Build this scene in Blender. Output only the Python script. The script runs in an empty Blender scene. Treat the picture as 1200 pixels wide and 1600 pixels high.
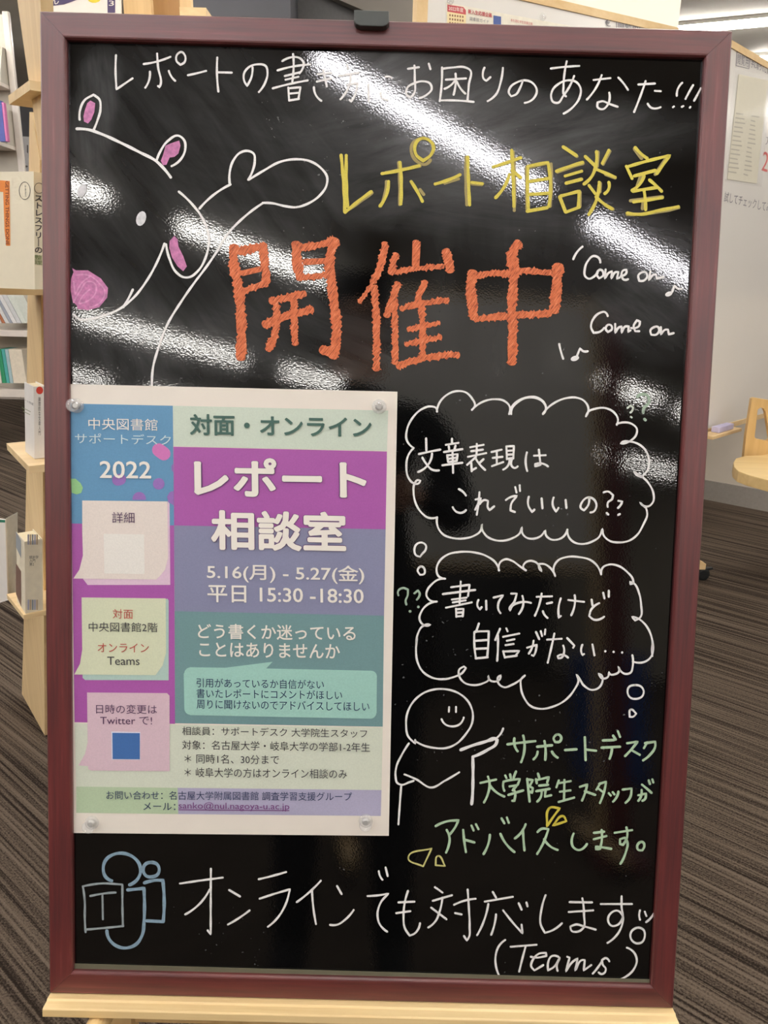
import bpy, bmesh, math, random
import numpy as np
from mathutils import Matrix, Vector
random.seed(7)
D = bpy.data
COL = bpy.context.scene.collection
sc = bpy.context.scene

# ---------------------------------------------------------------- camera
F = 1202.0                                   # focal length in pixels of the 1200x1600 frame
CAM = np.array([0.00683, -0.57279, 1.15])    # 1.15 m above the carpet
RCW = np.array([[0.99964811, 0.02634679, 0.00308369],     # camera (x right, y down, z ahead) -> world
                [0.00472604, -0.29128097, 0.95662587],
                [0.02610225, -0.95627467, -0.29130298]])
cam = D.objects.new('camera', D.cameras.new('camera'))
COL.objects.link(cam)
cam.data.sensor_fit = 'VERTICAL'
cam.data.sensor_height = 36.0
cam.data.lens = F / 1600 * 36
cam.data.clip_start = 0.02
m = Matrix.Identity(4)
for r in range(3):
    m[r][0] = RCW[r][0]; m[r][1] = -RCW[r][1]; m[r][2] = -RCW[r][2]; m[r][3] = CAM[r]
cam.matrix_world = m
sc.camera = cam

# ---------------------------------------------------------------- world, exposure
w = D.worlds.new('world'); sc.world = w; w.use_nodes = True
w.node_tree.nodes['Background'].inputs[0].default_value = (0.9, 0.92, 1, 1)
w.node_tree.nodes['Background'].inputs[1].default_value = 0.3
sc.view_settings.view_transform = 'Standard'
sc.view_settings.look = 'None'
sc.view_settings.exposure = 0.0
sc.view_settings.gamma = 1.0
sc.view_settings.use_curve_mapping = False
LAMP = 52.0                                  # radiance of the ceiling tubes
CEIL = 2.7

# ---------------------------------------------------------------- helpers
def lin(c):
    c = [x / 255 for x in c]
    return tuple([x / 12.92 if x <= .04045 else ((x + .055) / 1.055) ** 2.4 for x in c]) + (1,)

class NT:
    """small node-tree writer"""
    def __init__(s, name):
        s.m = D.materials.new(name); s.m.use_nodes = True
        s.t = s.m.node_tree; s.b = s.t.nodes['Principled BSDF']
    def n(s, kind, **kw):
        nd = s.t.nodes.new(kind)
        for k, v in kw.items():
            if k.startswith('i_'):
                nd.inputs[int(k[2:]) if k[2:].isdigit() else k[2:].replace('_', ' ')].default_value = v
            else:
                setattr(nd, k, v)
        return nd
    def l(s, a, b): s.t.links.new(a, b)
    def coord(s, kind='Object', scale=(1, 1, 1), rot=(0, 0, 0), loc=(0, 0, 0)):
        c = s.n('ShaderNodeTexCoord'); m0 = s.n('ShaderNodeMapping'); mp = s.n('ShaderNodeMapping')
        m0.inputs['Rotation'].default_value = rot                      # turn first, stretch afterwards
        mp.inputs['Location'].default_value = loc; mp.inputs['Scale'].default_value = scale
        s.l(c.outputs[kind], m0.inputs[0]); s.l(m0.outputs[0], mp.inputs[0]); return mp.outputs[0]
    def noise(s, vec, scale, detail=3, rough=.5, dist=0):
        nd = s.n('ShaderNodeTexNoise'); nd.inputs['Scale'].default_value = scale
        nd.inputs['Detail'].default_value = detail; nd.inputs['Roughness'].default_value = rough
        nd.inputs['Distortion'].default_value = dist
        s.l(vec, nd.inputs['Vector']); return nd.outputs[0]
    def ramp(s, fac, stops):
        nd = s.n('ShaderNodeValToRGB'); e = nd.color_ramp.elements
        while len(e) < len(stops): e.new(.5)
        for el, (p, c) in zip(e, stops):
            el.position = p; el.color = c if len(c) == 4 else lin(c)
        s.l(fac, nd.inputs[0]); return nd.outputs[0]
    def math(s, op, a, b=None, clamp=False):
        nd = s.n('ShaderNodeMath', operation=op, use_clamp=clamp)
        for i, x in enumerate((a, b)):
            if x is None: continue
            if isinstance(x, (int, float)): nd.inputs[i].default_value = x
            else: s.l(x, nd.inputs[i])
        return nd.outputs[0]
    def mix(s, fac, a, b):
        nd = s.n('ShaderNodeMix', data_type='RGBA')
        for sock, x in ((nd.inputs[0], fac), (nd.inputs[6], a), (nd.inputs[7], b)):
            if isinstance(x, (int, float, tuple)): sock.default_value = x
            else: s.l(x, sock)
        return nd.outputs[2]
    def bump(s, h, strength=.3, dist=.001):
        nd = s.n('ShaderNodeBump'); nd.inputs['Strength'].default_value = strength; nd.inputs['Distance'].default_value = dist
        s.l(h, nd.inputs['Height']); s.l(nd.outputs[0], s.b.inputs['Normal'])

MATS = {}
def mat(name, col, rough=.5, metal=0, spec=.5, var=.06, scale=60, coat=0, emit=0, trans=0, ior=1.5, alpha=1):
    if name in MATS: return MATS[name]
    t = NT(name)
    c = lin(col)
    if var:
        v = t.coord()
        n = t.noise(v, scale, 3)
        a = tuple(x * (1 - var) for x in c[:3]) + (1,); b = tuple(min(1, x * (1 + var)) for x in c[:3]) + (1,)
        t.l(t.ramp(n, [(.3, a), (.7, b)]), t.b.inputs['Base Color'])
    else:
        t.b.inputs['Base Color'].default_value = c
    t.b.inputs['Roughness'].default_value = rough
    t.b.inputs['Metallic'].default_value = metal
    t.b.inputs['Specular IOR Level'].default_value = spec
    t.b.inputs['Coat Weight'].default_value = coat
    t.b.inputs['IOR'].default_value = ior
    t.b.inputs['Transmission Weight'].default_value = trans
    t.b.inputs['Alpha'].default_value = alpha
    if emit:
        t.b.inputs['Emission Color'].default_value = c
        t.b.inputs['Emission Strength'].default_value = emit
    MATS[name] = t.m
    return t.m

def wood(name, c1, c2, axis=0, grain=90, along=3, rough=.5, rot=0):
    t = NT(name)
    s = [grain] * 3; s[axis] = along
    v = t.coord(scale=tuple(s), rot=(0, 0, rot))
    n = t.noise(v, 1, 5, .6, .6)
    v2 = t.coord(scale=tuple(x * .22 for x in s), rot=(0, 0, rot))
    n2 = t.noise(v2, 1, 3, .5, 1.2)
    h = t.math('ADD', t.math('MULTIPLY', n, .5), t.math('MULTIPLY', n2, .5))
    t.l(t.ramp(h, [(.33, c1), (.5, tuple((a + b) / 2 for a, b in zip(c1, c2))), (.66, c2)]), t.b.inputs['Base Color'])
    t.b.inputs['Roughness'].default_value = rough
    t.bump(n, .15, .0005)
    return t.m

def tag(o, label=None, cat=None, group=None, kind=None):
    if label: o['label'] = label
    if cat: o['category'] = cat
    if group: o['group'] = group
    if kind: o['kind'] = kind
    return o

def empty(name, loc=(0, 0, 0), mtx=None, parent=None):
    o = D.objects.new(name, None); COL.objects.link(o)
    o.empty_display_size = .05
    if parent is not None: o.parent = parent
    if mtx is not None: o.matrix_world = mtx
    else: o.location = loc
    WM[o.name] = o.matrix_world.copy() if mtx is not None else Matrix.Translation(loc)
    return o
WM = {}

def mesh(name, verts, faces, material, parent=None, local=False, smooth=False, bevel=0):
    """verts in world space (or in the parent's space with local=True)"""
    if parent is not None and not local:
        inv = WM[root_of(parent).name].inverted()
        verts = [inv @ Vector(v) for v in verts]
    me = D.meshes.new(name)
    me.from_pydata([tuple(v) for v in verts], [], faces); me.update()
    if smooth: me.polygons.foreach_set('use_smooth', [True] * len(me.polygons))
    me.materials.append(material)
    if bevel:
        bm = bmesh.new(); bm.from_mesh(me)
        bmesh.ops.remove_doubles(bm, verts=bm.verts, dist=1e-6)
        bmesh.ops.recalc_face_normals(bm, faces=bm.faces)
        ed = [e for e in bm.edges if len(e.link_faces) == 2 and e.calc_face_angle() > .6]
        bmesh.ops.bevel(bm, geom=ed, offset=bevel, segments=2, affect='EDGES', profile=.6)
        bm.to_mesh(me); bm.free()
    o = D.objects.new(name, me); COL.objects.link(o)
    if parent is not None: o.parent = parent
    return o
def root_of(o):
    while o.parent is not None: o = o.parent
    return o

def V(*a): return np.array(a, float)
def prism(base, off):
    """polygon (list of points) pushed along off"""
    base = [np.array(p, float) for p in base]; off = np.array(off, float); n = len(base)
    vs = base + [p + off for p in base]
    fs = [tuple(range(n))[::-1], tuple(range(n, 2 * n))] + [(i, (i + 1) % n, n + (i + 1) % n, n + i) for i in range(n)]
    return vs, fs
def boxv(o, a, b, c):
    """box from a corner and three edge vectors"""
    o, a, b, c = map(lambda x: np.array(x, float), (o, a, b, c))
    return prism([o, o + a, o + a + b, o + b], c)
def box(name, lo, hi, material, parent=None, local=False, bevel=0):
    vs, fs = boxv(lo, (hi[0] - lo[0], 0, 0), (0, hi[1] - lo[1], 0), (0, 0, hi[2] - lo[2]))
    return mesh(name, vs, fs, material, parent, local, bevel=bevel)
def join(*parts):
    V_, F_ = [], []
    for vs, fs in parts:
        k = len(V_); V_ += list(vs); F_ += [tuple(i + k for i in f) for f in fs]
    return V_, F_
def lathe(profile, seg=24):
    """profile [(r,z)] about z"""
    vs, fs = [], []
    for r, z in profile:
        for i in range(seg):
            a = 2 * math.pi * i / seg; vs.append((r * math.cos(a), r * math.sin(a), z))
    for j in range(len(profile) - 1):
        for i in range(seg):
            k = (i + 1) % seg; fs.append((j * seg + i, j * seg + k, (j + 1) * seg + k, (j + 1) * seg + i))
    fs.append(tuple(range(seg))[::-1]); fs.append(tuple(range((len(profile) - 1) * seg, len(profile) * seg)))
    return vs, fs

# ---------------------------------------------------------------- photograph pixel -> point on a known surface
def ray(x, y): return RCW @ V((x - 600) / F, (y - 800) / F, 1.0)
def onz(x, y, z=0.0):
    d = ray(x, y); return CAM + d * ((z - CAM[2]) / d[2])
def onY(x, y, Y):
    d = ray(x, y); return CAM + d * ((Y - CAM[1]) / d[1])
def onplane(x, y, n, c):
    n = np.array(n, float); d = ray(x, y); return CAM + d * ((c - n @ CAM) / (n @ d))

A1, A2 = V(.6, -.8, 0), V(.8, .6, 0)            # axes of the timber display rack
E1, E2 = V(.764, -.645, 0), V(.645, .764, 0)    # axes of the room: lamps, carpet ribs and walls follow them
ROOMROT = math.atan2(-.645, .764)

# the board's own frame: x right, y up along the board, z out of its face
BM = Matrix(((1.0, .0009, .0, 0), (0, .2111, -.9775, 0), (0, .9775, .2111, .48282), (0, 0, 0, 1)))
lean = math.radians(12.186)
BX = V(1, 0, 0); BY = V(0, math.sin(lean), math.cos(lean)); BN = V(0, -math.cos(lean), math.sin(lean)); BO = V(0, 0, .48282)
BM = Matrix(((BX[0], BY[0], BN[0], BO[0]), (BX[1], BY[1], BN[1], BO[1]), (BX[2], BY[2], BN[2], BO[2]), (0, 0, 0, 1)))
GL = -.006                                      # depth of the glass behind the frame's face
def bd(x, y, h=GL):
    """pixel -> board coordinates at height h over the frame's face plane"""
    d = ray(x, y); k = (h - (CAM - BO) @ BN) / (d @ BN); p = CAM + k * d - BO
    return V(p @ BX, p @ BY, h)

# ---------------------------------------------------------------- strokes and lettering
def smooth_line(pts, step=1.6):
    """Catmull-Rom through the points, sharp corners kept"""
    pts = [np.array(p, float) for p in pts]
    if len(pts) < 3: return pts
    n = len(pts); tang = []
    for i in range(n):
        if i == 0: t0 = t1 = None
        elif i == n - 1: t0 = t1 = None
        else:
            a, b = pts[i] - pts[i - 1], pts[i + 1] - pts[i]
            la, lb = np.linalg.norm(a) + 1e-9, np.linalg.norm(b) + 1e-9
            if a @ b / la / lb < .35: t0, t1 = a / la, b / lb       # corner
            else:
                t = a / la * lb + b / lb * la; t /= np.linalg.norm(t) + 1e-9; t0 = t1 = t
        tang.append((t0, t1))
    closed = np.linalg.norm(pts[0] - pts[-1]) < 1.0
    if closed:
        a, b = pts[-1] - pts[-2], pts[1] - pts[0]
        t = a / (np.linalg.norm(a) + 1e-9) + b / (np.linalg.norm(b) + 1e-9); t /= np.linalg.norm(t) + 1e-9
        tang[0] = (t, t); tang[-1] = (t, t)
    out = [pts[0]]
    for i in range(n - 1):
        p, q = pts[i], pts[i + 1]; L = np.linalg.norm(q - p)
        ta = tang[i][1]; tb = tang[i + 1][0]
        if ta is None and tb is None: ta = tb = (q - p) / (L + 1e-9)
        elif ta is None: ta = 2 * (q - p) / (L + 1e-9) - tb; ta /= np.linalg.norm(ta) + 1e-9
        elif tb is None: tb = 2 * (q - p) / (L + 1e-9) - ta; tb /= np.linalg.norm(tb) + 1e-9
        k = max(1, int(L / step))
        for j in range(1, k + 1):
            s = j / k; s2, s3 = s * s, s * s * s
            out.append((2 * s3 - 3 * s2 + 1) * p + (s3 - 2 * s2 + s) * L * ta + (-2 * s3 + 3 * s2) * q + (s3 - s2) * L * tb)
    return out

def ribbon(pts, w, jag=0, taper=0):
    """flat stroke in pixel space -> verts, faces (2-D)"""
    pts = smooth_line(pts, 1.6 if not jag else 2.2)
    clean = [pts[0]]
    for p in pts[1:]:
        if np.linalg.norm(p - clean[-1]) > .25: clean.append(p)
    if len(clean) == 1: clean.append(clean[0] + V(.4, .2))
    pts = clean; n = len(pts); vs = []; fs = []
    ph = random.random() * 6
    for i in range(n):
        t = pts[min(n - 1, i + 1)] - pts[max(0, i - 1)]
        L = np.linalg.norm(t); t = t / (L + 1e-9) if L > 1e-6 else V(1, 0)
        nrm = V(-t[1], t[0]); ww = w / 2 * (1 + .10 * math.sin(i * .35 + ph))
        a = b = ww
        if jag:
            a += jag * (random.random() - .35) * (1.5 if i % 2 else .5); b += jag * (random.random() - .35) * (1.5 if (i + 1) % 2 else .5)
        vs += [pts[i] + nrm * a, pts[i] - nrm * b]
        if i: fs.append((2 * i - 2, 2 * i - 1, 2 * i + 1, 2 * i))
    for end, s in ((0, -1), (n - 1, 1)):                            # round caps
        t = pts[min(n - 1, end + 1)] - pts[max(0, end - 1)]; t = t / (np.linalg.norm(t) + 1e-9) * s
        nrm = V(-t[1], t[0]); c = len(vs)
        for k in range(7):
            a = -math.pi / 2 + math.pi * k / 6
            vs.append(pts[end] + (t * math.cos(a) * (.55 if jag else 1) + nrm * math.sin(a)) * w / 2)
        fs.append(tuple(range(c, c + 7)))
    return vs, fs

def parse(s):
    out = []
    for part in s.replace('\n', ' ').split('|'):
        q = [tuple(float(v) for v in t.split(',')) for t in part.split()]
        if q: out.append(q)
    return out
def tr(s, ox, oy, k=4.0):
    """strokes written in the coordinates of an enlargement whose corner was ox, oy"""
    return [[(ox + x / k, oy + y / k) for x, y in q] for q in parse(s)]

def disc(cx, cy, rx, ry=None, rot=0, n=14):
    ry = ry or rx; c, s = math.cos(rot), math.sin(rot)
    return [(cx + rx * math.cos(a) * c - ry * math.sin(a) * s, cy + rx * math.cos(a) * s + ry * math.sin(a) * c) for a in [2 * math.pi * i / n for i in range(n)]]

def to_board(name, shapes, material, parent, h=GL + .0004):
    """shapes: list of (verts2d, faces) in pixels, laid on the board at height h"""
    vs, fs = join(*[([bd(p[0], p[1], h + 5e-6 * (i_ % 20)) for p in v], f) for i_, (v, f) in enumerate(shapes)])
    # faces turned to the viewer
    out = []
    for f in fs:
        a = sum(vs[f[i]][0] * vs[f[(i + 1) % len(f)]][1] - vs[f[(i + 1) % len(f)]][0] * vs[f[i]][1] for i in range(len(f)))
        out.append(f if a > 0 else f[::-1])
    return mesh(name, vs, out, material, parent, local=True)
def write(name, strokes, w, material, parent, label=None, h=GL + .0004, dots=(), jag=0, fills=()):
    sh = [ribbon(q, w, jag) for q in strokes]
    sh += [(disc(x, y, r), [tuple(range(14))]) for x, y, r in dots]
    sh += [(list(f), [tuple(range(len(f)))]) for f in fills]
    o = to_board(name, sh, material, parent, h)
    if label: o['label'] = label
    return o

def text_mesh(body, bold=0.0, spacing=1.0):
    cu = D.curves.new('t', 'FONT'); cu.body = body; cu.size = 1; cu.resolution_u = 3
    cu.align_x = 'LEFT'; cu.space_line = 1.0; cu.space_character = spacing
    ob = D.objects.new('t', cu); COL.objects.link(ob)
    dg = bpy.context.evaluated_depsgraph_get()
    me = D.meshes.new_from_object(ob.evaluated_get(dg))
    vs = [tuple(v.co) for v in me.vertices]; fs = [tuple(p.vertices) for p in me.polygons]
    D.objects.remove(ob); D.curves.remove(cu); D.meshes.remove(me)
    if bold:                                     # heavier weight: the glyphs laid side by side in eight directions
        k = len(vs); V0, F0 = list(vs), list(fs)
        for i in range(8):
            a = i * math.pi / 4; dx, dy = bold * math.cos(a), bold * math.sin(a)
            fs += [tuple(j + k * (i + 1) for j in f) for f in F0]; vs += [(v[0] + dx, v[1] + dy, 0) for v in V0]
    xs = [v[0] for v in vs]; ys = [v[1] for v in vs]
    x0, x1, y0, y1 = min(xs), max(xs), min(ys), max(ys)
    n0 = len(vs) // (9 if bold else 1)
    return [((v[0] - x0) / (x1 - x0), (v[1] - y0) / (y1 - y0), i // n0) for i, v in enumerate(vs)], fs
def text_quad(name, body, tl, trr, bl, mapper, material, parent, bold=0.0, label=None, local=True):
    """text's ink box stretched over the parallelogram tl, tr, bl (pixels), mapped by mapper"""
    uv, fs = text_mesh(body, bold)
    tl, trr, bl = map(lambda p: V(*p), (tl, trr, bl))
    vs = []
    for u, v, lay_ in uv:
        p = tl + (trr - tl) * u + (bl - tl) * (1 - v); q_ = mapper(p[0], p[1])
        if lay_:
            if local: q_ = q_ + V(0, 0, 1.2e-5 * lay_)
            else: dd = CAM - q_; q_ = q_ + dd / np.linalg.norm(dd) * 2e-5 * lay_
        vs.append(q_)
    o = mesh(name, vs, fs, material, parent, local=local)
    if label: o['label'] = label
    return o

# ================================================================ ROOM
def carpet():
    t = NT('ribbed_carpet')
    # ribs run along the room's first axis
    v = t.coord(rot=(0, 0, -ROOMROT), scale=(1.2, 150, 1))
    v0 = t.coord(rot=(0, 0, -ROOMROT), scale=(.8, 48, 1))
    n1 = t.noise(v, 1, 2, .6); n2 = t.noise(v0, 1, 2, .5)
    fine = t.noise(t.coord(), 260, 3, .8)
    h = t.math('ADD', t.math('MULTIPLY', n1, .62), t.math('MULTIPLY', n2, .38))
    h2 = t.math('ADD', h, t.math('MULTIPLY', t.math('SUBTRACT', fine, .5), .55))
    t.l(t.ramp(h2, [(.39, (38, 30, 25)), (.445, (58, 49, 42)), (.50, (84, 73, 63)), (.62, (108, 96, 84))]), t.b.inputs['Base Color'])
    t.b.inputs['Roughness'].default_value = .95; t.b.inputs['Specular IOR Level'].default_value = .1
    t.bump(h2, .9, .006)
    return t.m
def rpoly(e1a, e1b, e2a, e2b, z):
    return [E1 * e1a + E2 * e2a + V(0, 0, z), E1 * e1b + E2 * e2a + V(0, 0, z), E1 * e1b + E2 * e2b + V(0, 0, z), E1 * e1a + E2 * e2b + V(0, 0, z)]
R = dict(a=-7.5, b=9.5, c=-7.0, d=8.0)
vs, fs = prism(rpoly(R['a'], R['b'], R['c'], R['d'], -.05), (0, 0, .05))
tag(mesh('floor', vs, fs, carpet()), 'brown carpet with narrow diagonal ribs', kind='structure')
m_ceil = mat('ceiling_board', (212, 206, 196), .9, scale=3)
vs, fs = prism(rpoly(R['a'], R['b'], R['c'], R['d'], CEIL), (0, 0, .1))
tag(mesh('ceiling', vs, fs, m_ceil), 'plain pale ceiling above the room', kind='structure')
m_wall = mat('dark_wall', (112, 112, 116), .8, scale=4)
m_pale = mat('pale_wall', (196, 186, 172), .7, scale=4)
m_rear = mat('rear_wall', (70, 68, 68), .8, scale=4)
for nm, q, off, mm in (('wall_back', (R['a'], R['b'], R['d'], R['d']), E2 * .1, m_wall), ('wall_front', (R['a'], R['b'], R['c'], R['c']), -E2 * .1, m_rear),
                       ('wall_left', (R['a'], R['a'], R['c'], R['d']), -E1 * .1, m_wall), ('wall_right', (R['b'], R['b'], R['c'], R['d']), E1 * .1, m_pale)):
    p, q2 = E1 * q[0] + E2 * q[2], E1 * q[1] + E2 * q[3]
    vs, fs = prism([p, q2, q2 + V(0, 0, CEIL), p + V(0, 0, CEIL)], off)
    tag(mesh(nm, vs, fs, mm), kind='structure')
# low pale wall with a grey baseboard behind the chair
LW = 3.95
vs, fs = prism([E1 * -1.6 + E2 * LW, E1 * 3.4 + E2 * LW, E1 * 3.4 + E2 * LW + V(0, 0, 1.1), E1 * -1.6 + E2 * LW + V(0, 0, 1.1)], E2 * .12)
tag(mesh('wall_low', vs, fs, m_pale), 'low beige wall behind the whiteboard and chair', kind='structure')
m_base = mat('grey_vinyl', (140, 133, 126), .5)
vs, fs = prism([E1 * -1.6 + E2 * LW, E1 * 3.4 + E2 * LW, E1 * 3.4 + E2 * LW + V(0, 0, .11), E1 * -1.6 + E2 * LW + V(0, 0, .11)], -E2 * .012)
tag(mesh('baseboard_low', vs, fs, m_base), kind='structure')
# dark pillar seen over the frame's top, left of the whiteboard
m_pil = mat('charcoal_panel', (74, 74, 80), .6, scale=5)
m_pil2 = mat('taupe_panel', (112, 106, 98), .6, scale=5)
for px0, px1, Y, z1, mm, lab in ((300, 454, 3.4, CEIL, m_pil, 'dark blue grey cupboard side behind the rack'), (454, 652, 3.7, CEIL, mat('grey_panel', (92, 91, 92), .6), 'mid grey wall panel left of the whiteboard')):
    a, b = onY(px0, 10, Y), onY(px1, 10, Y)
    vs, fs = boxv((a[0], Y, 0), (b[0] - a[0], 0, 0), (0, .4, 0), (0, 0, z1))
    tag(mesh('wall_panel', vs, fs, mm), lab, kind='structure')
a, b, c = onY(530, 0, 3.6), onY(575, 19, 3.6), onY(652, 22, 3.6)
vs, fs = prism([a, b, onY(575, 60, 3.6), onY(652, 60, 3.6), onY(652, -60, 3.6), onY(480, -25, 3.6)], (0, .06, 0))
tag(mesh('trim_1', vs, fs, m_pil2), 'taupe sloping panel edge behind the black clip', kind='structure')

# ceiling tubes: rows follow the room, gaps between the fittings
m_tube = NT('tube_light'); m_tube.b.inputs['Base Color'].default_value = (.9, .9, .9, 1)
m_tube.b.inputs['Emission Color'].default_value = (1.0, .965, .90, 1); m_tube.b.inputs['Emission Strength'].default_value = LAMP
m_tube = m_tube.m
m_tube_cool = NT('tube_light_cool'); m_tube_cool.b.inputs['Base Color'].default_value = (.9, .9, .9, 1)
m_tube_cool.b.inputs['Emission Color'].default_value = (.98, .95, 1.0, 1); m_tube_cool.b.inputs['Emission Strength'].default_value = LAMP
m_tube_cool = m_tube_cool.m
m_house = mat('white_enamel', (225, 222, 215), .4)
rows = {-5.6: .5, -4.25: 1.0, -2.7: .95, -1.33: .78, .1: .6, 1.5: .8, 2.9: .5, 7.3: .4}
for e2, off in rows.items():
    for k in range(-5, 6):
        s = off + k * 1.56
        if s < R['a'] + .3 or s + 1.24 > R['b'] - .3: continue
        t = empty('ceiling_light', E1 * (s + .62) + E2 * e2 + V(0, 0, CEIL))
        cool = e2 in (-1.33,)
        tag(t, 'long slim tube light on the ceiling, one of parallel rows', 'light', 'ceiling tube lights in parallel rows')
        mesh('housing', *boxv(E1 * s + E2 * (e2 - .045) + V(0, 0, CEIL - .02), E1 * 1.24, E2 * .09, (0, 0, .02)), m_house, t)
        mesh('tube', *boxv(E1 * (s + .02) + E2 * (e2 - .0225) + V(0, 0, CEIL - .035), E1 * 1.20, E2 * .045, (0, 0, .0149)), m_tube_cool if cool else m_tube, t)

for p_, d_, ln_, lab in (((1.77, 4.88), (.917, -.399), 1.9, 'bright continuous tube light on the ceiling over the top right frame corner'), ((2.50, 5.50), (.917, -.399), 1.6, 'farther tube light on the ceiling just above the right whiteboard edge')):
    p_ = V(p_[0], p_[1], CEIL); d_ = V(d_[0], d_[1], 0); n_ = V(-d_[1], d_[0], 0)
    t = empty('ceiling_light', p_); tag(t, lab, 'light')
    mesh('housing', *boxv(p_ - d_ * (.6 if ln_ > 1.7 else 0) - n_ * .05 - V(0, 0, .02), d_ * ln_, n_ * .10, (0, 0, .02)), m_house, t)
    mesh('tube', *boxv(p_ - d_ * (.58 if ln_ > 1.7 else -.02) - n_ * .035 - V(0, 0, .045), d_ * (ln_ - .04), n_ * .07, (0, 0, .0249)), m_tube, t)

# ================================================================ THE BLACKBOARD
board = tag(empty('blackboard', mtx=BM), 'glossy black marker board in a burgundy frame, covered in handwriting and drawings', 'blackboard')
def frame_wood(name, axis):
    t = NT(name)
    s = [260] * 3; s[axis] = 9
    n = t.noise(t.coord(scale=tuple(s)), 1, 4, .65)
    big = t.noise(t.coord(), 9, 2)
    t.l(t.ramp(t.math('ADD', t.math('MULTIPLY', n, .7), t.math('MULTIPLY', big, .3)), [(.35, (74, 29, 32)), (.6, (106, 42, 41)), (.75, (132, 72, 70))]), t.b.inputs['Base Color'])
    t.b.inputs['Roughness'].default_value = .42; t.b.inputs['Specular IOR Level'].default_value = .5
    t.b.inputs['Coat Weight'].default_value = .75; t.b.inputs['Coat Roughness'].default_value = .38
    t.bump(n, .12, .0003)
    return t.m
W2, HB = .3, .9
prof = [(-.0010, -.022), (-.0010, -.0012), (.0002, 0), (.0190, 0), (.0202, -.0004), (.0214, -.0022), (.0214, -.0105), (.012, -.022)]
def rail(corner_a, corner_b, ina, inb, mm):
    """mitred rail between two outer corners; ina/inb: inward diagonal at each corner"""
    n = len(prof); vs = []
    for c, d in ((corner_a, ina), (corner_b, inb)):
        for w_, h_ in prof: vs.append((c[0] + d[0] * w_, c[1] + d[1] * w_, h_))
    fs = [(i, (i + 1) % n, n + (i + 1) % n, n + i) for i in range(n)] + [tuple(range(n)), tuple(range(2 * n - 1, n - 1, -1))]
    o = mesh('frame_rail', vs, fs, mm, board, local=True)
    bm = bmesh.new(); bm.from_mesh(o.data); bmesh.ops.recalc_face_normals(bm, faces=bm.faces); bm.to_mesh(o.data); bm.free()
    return o
mh, mv = frame_wood('burgundy_wood_across', 0), frame_wood('burgundy_wood_upright', 1)
TL, TR, BR_, BL = (-W2, HB), (W2, HB), (W2, 0), (-W2, 0)
g_ = .00012
rail((TL[0] + g_, HB), (TR[0] - g_, HB), (1, -1), (-1, -1), mh)
rail((BL[0] + g_, 0), (BR_[0] - g_, 0), (1, 1), (-1, 1), mh)
rail((-W2, HB - g_), (-W2, g_), (1, -1), (1, 1), mv)
rail((W2, HB - g_), (W2, g_), (-1, -1), (-1, 1), mv)

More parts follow.
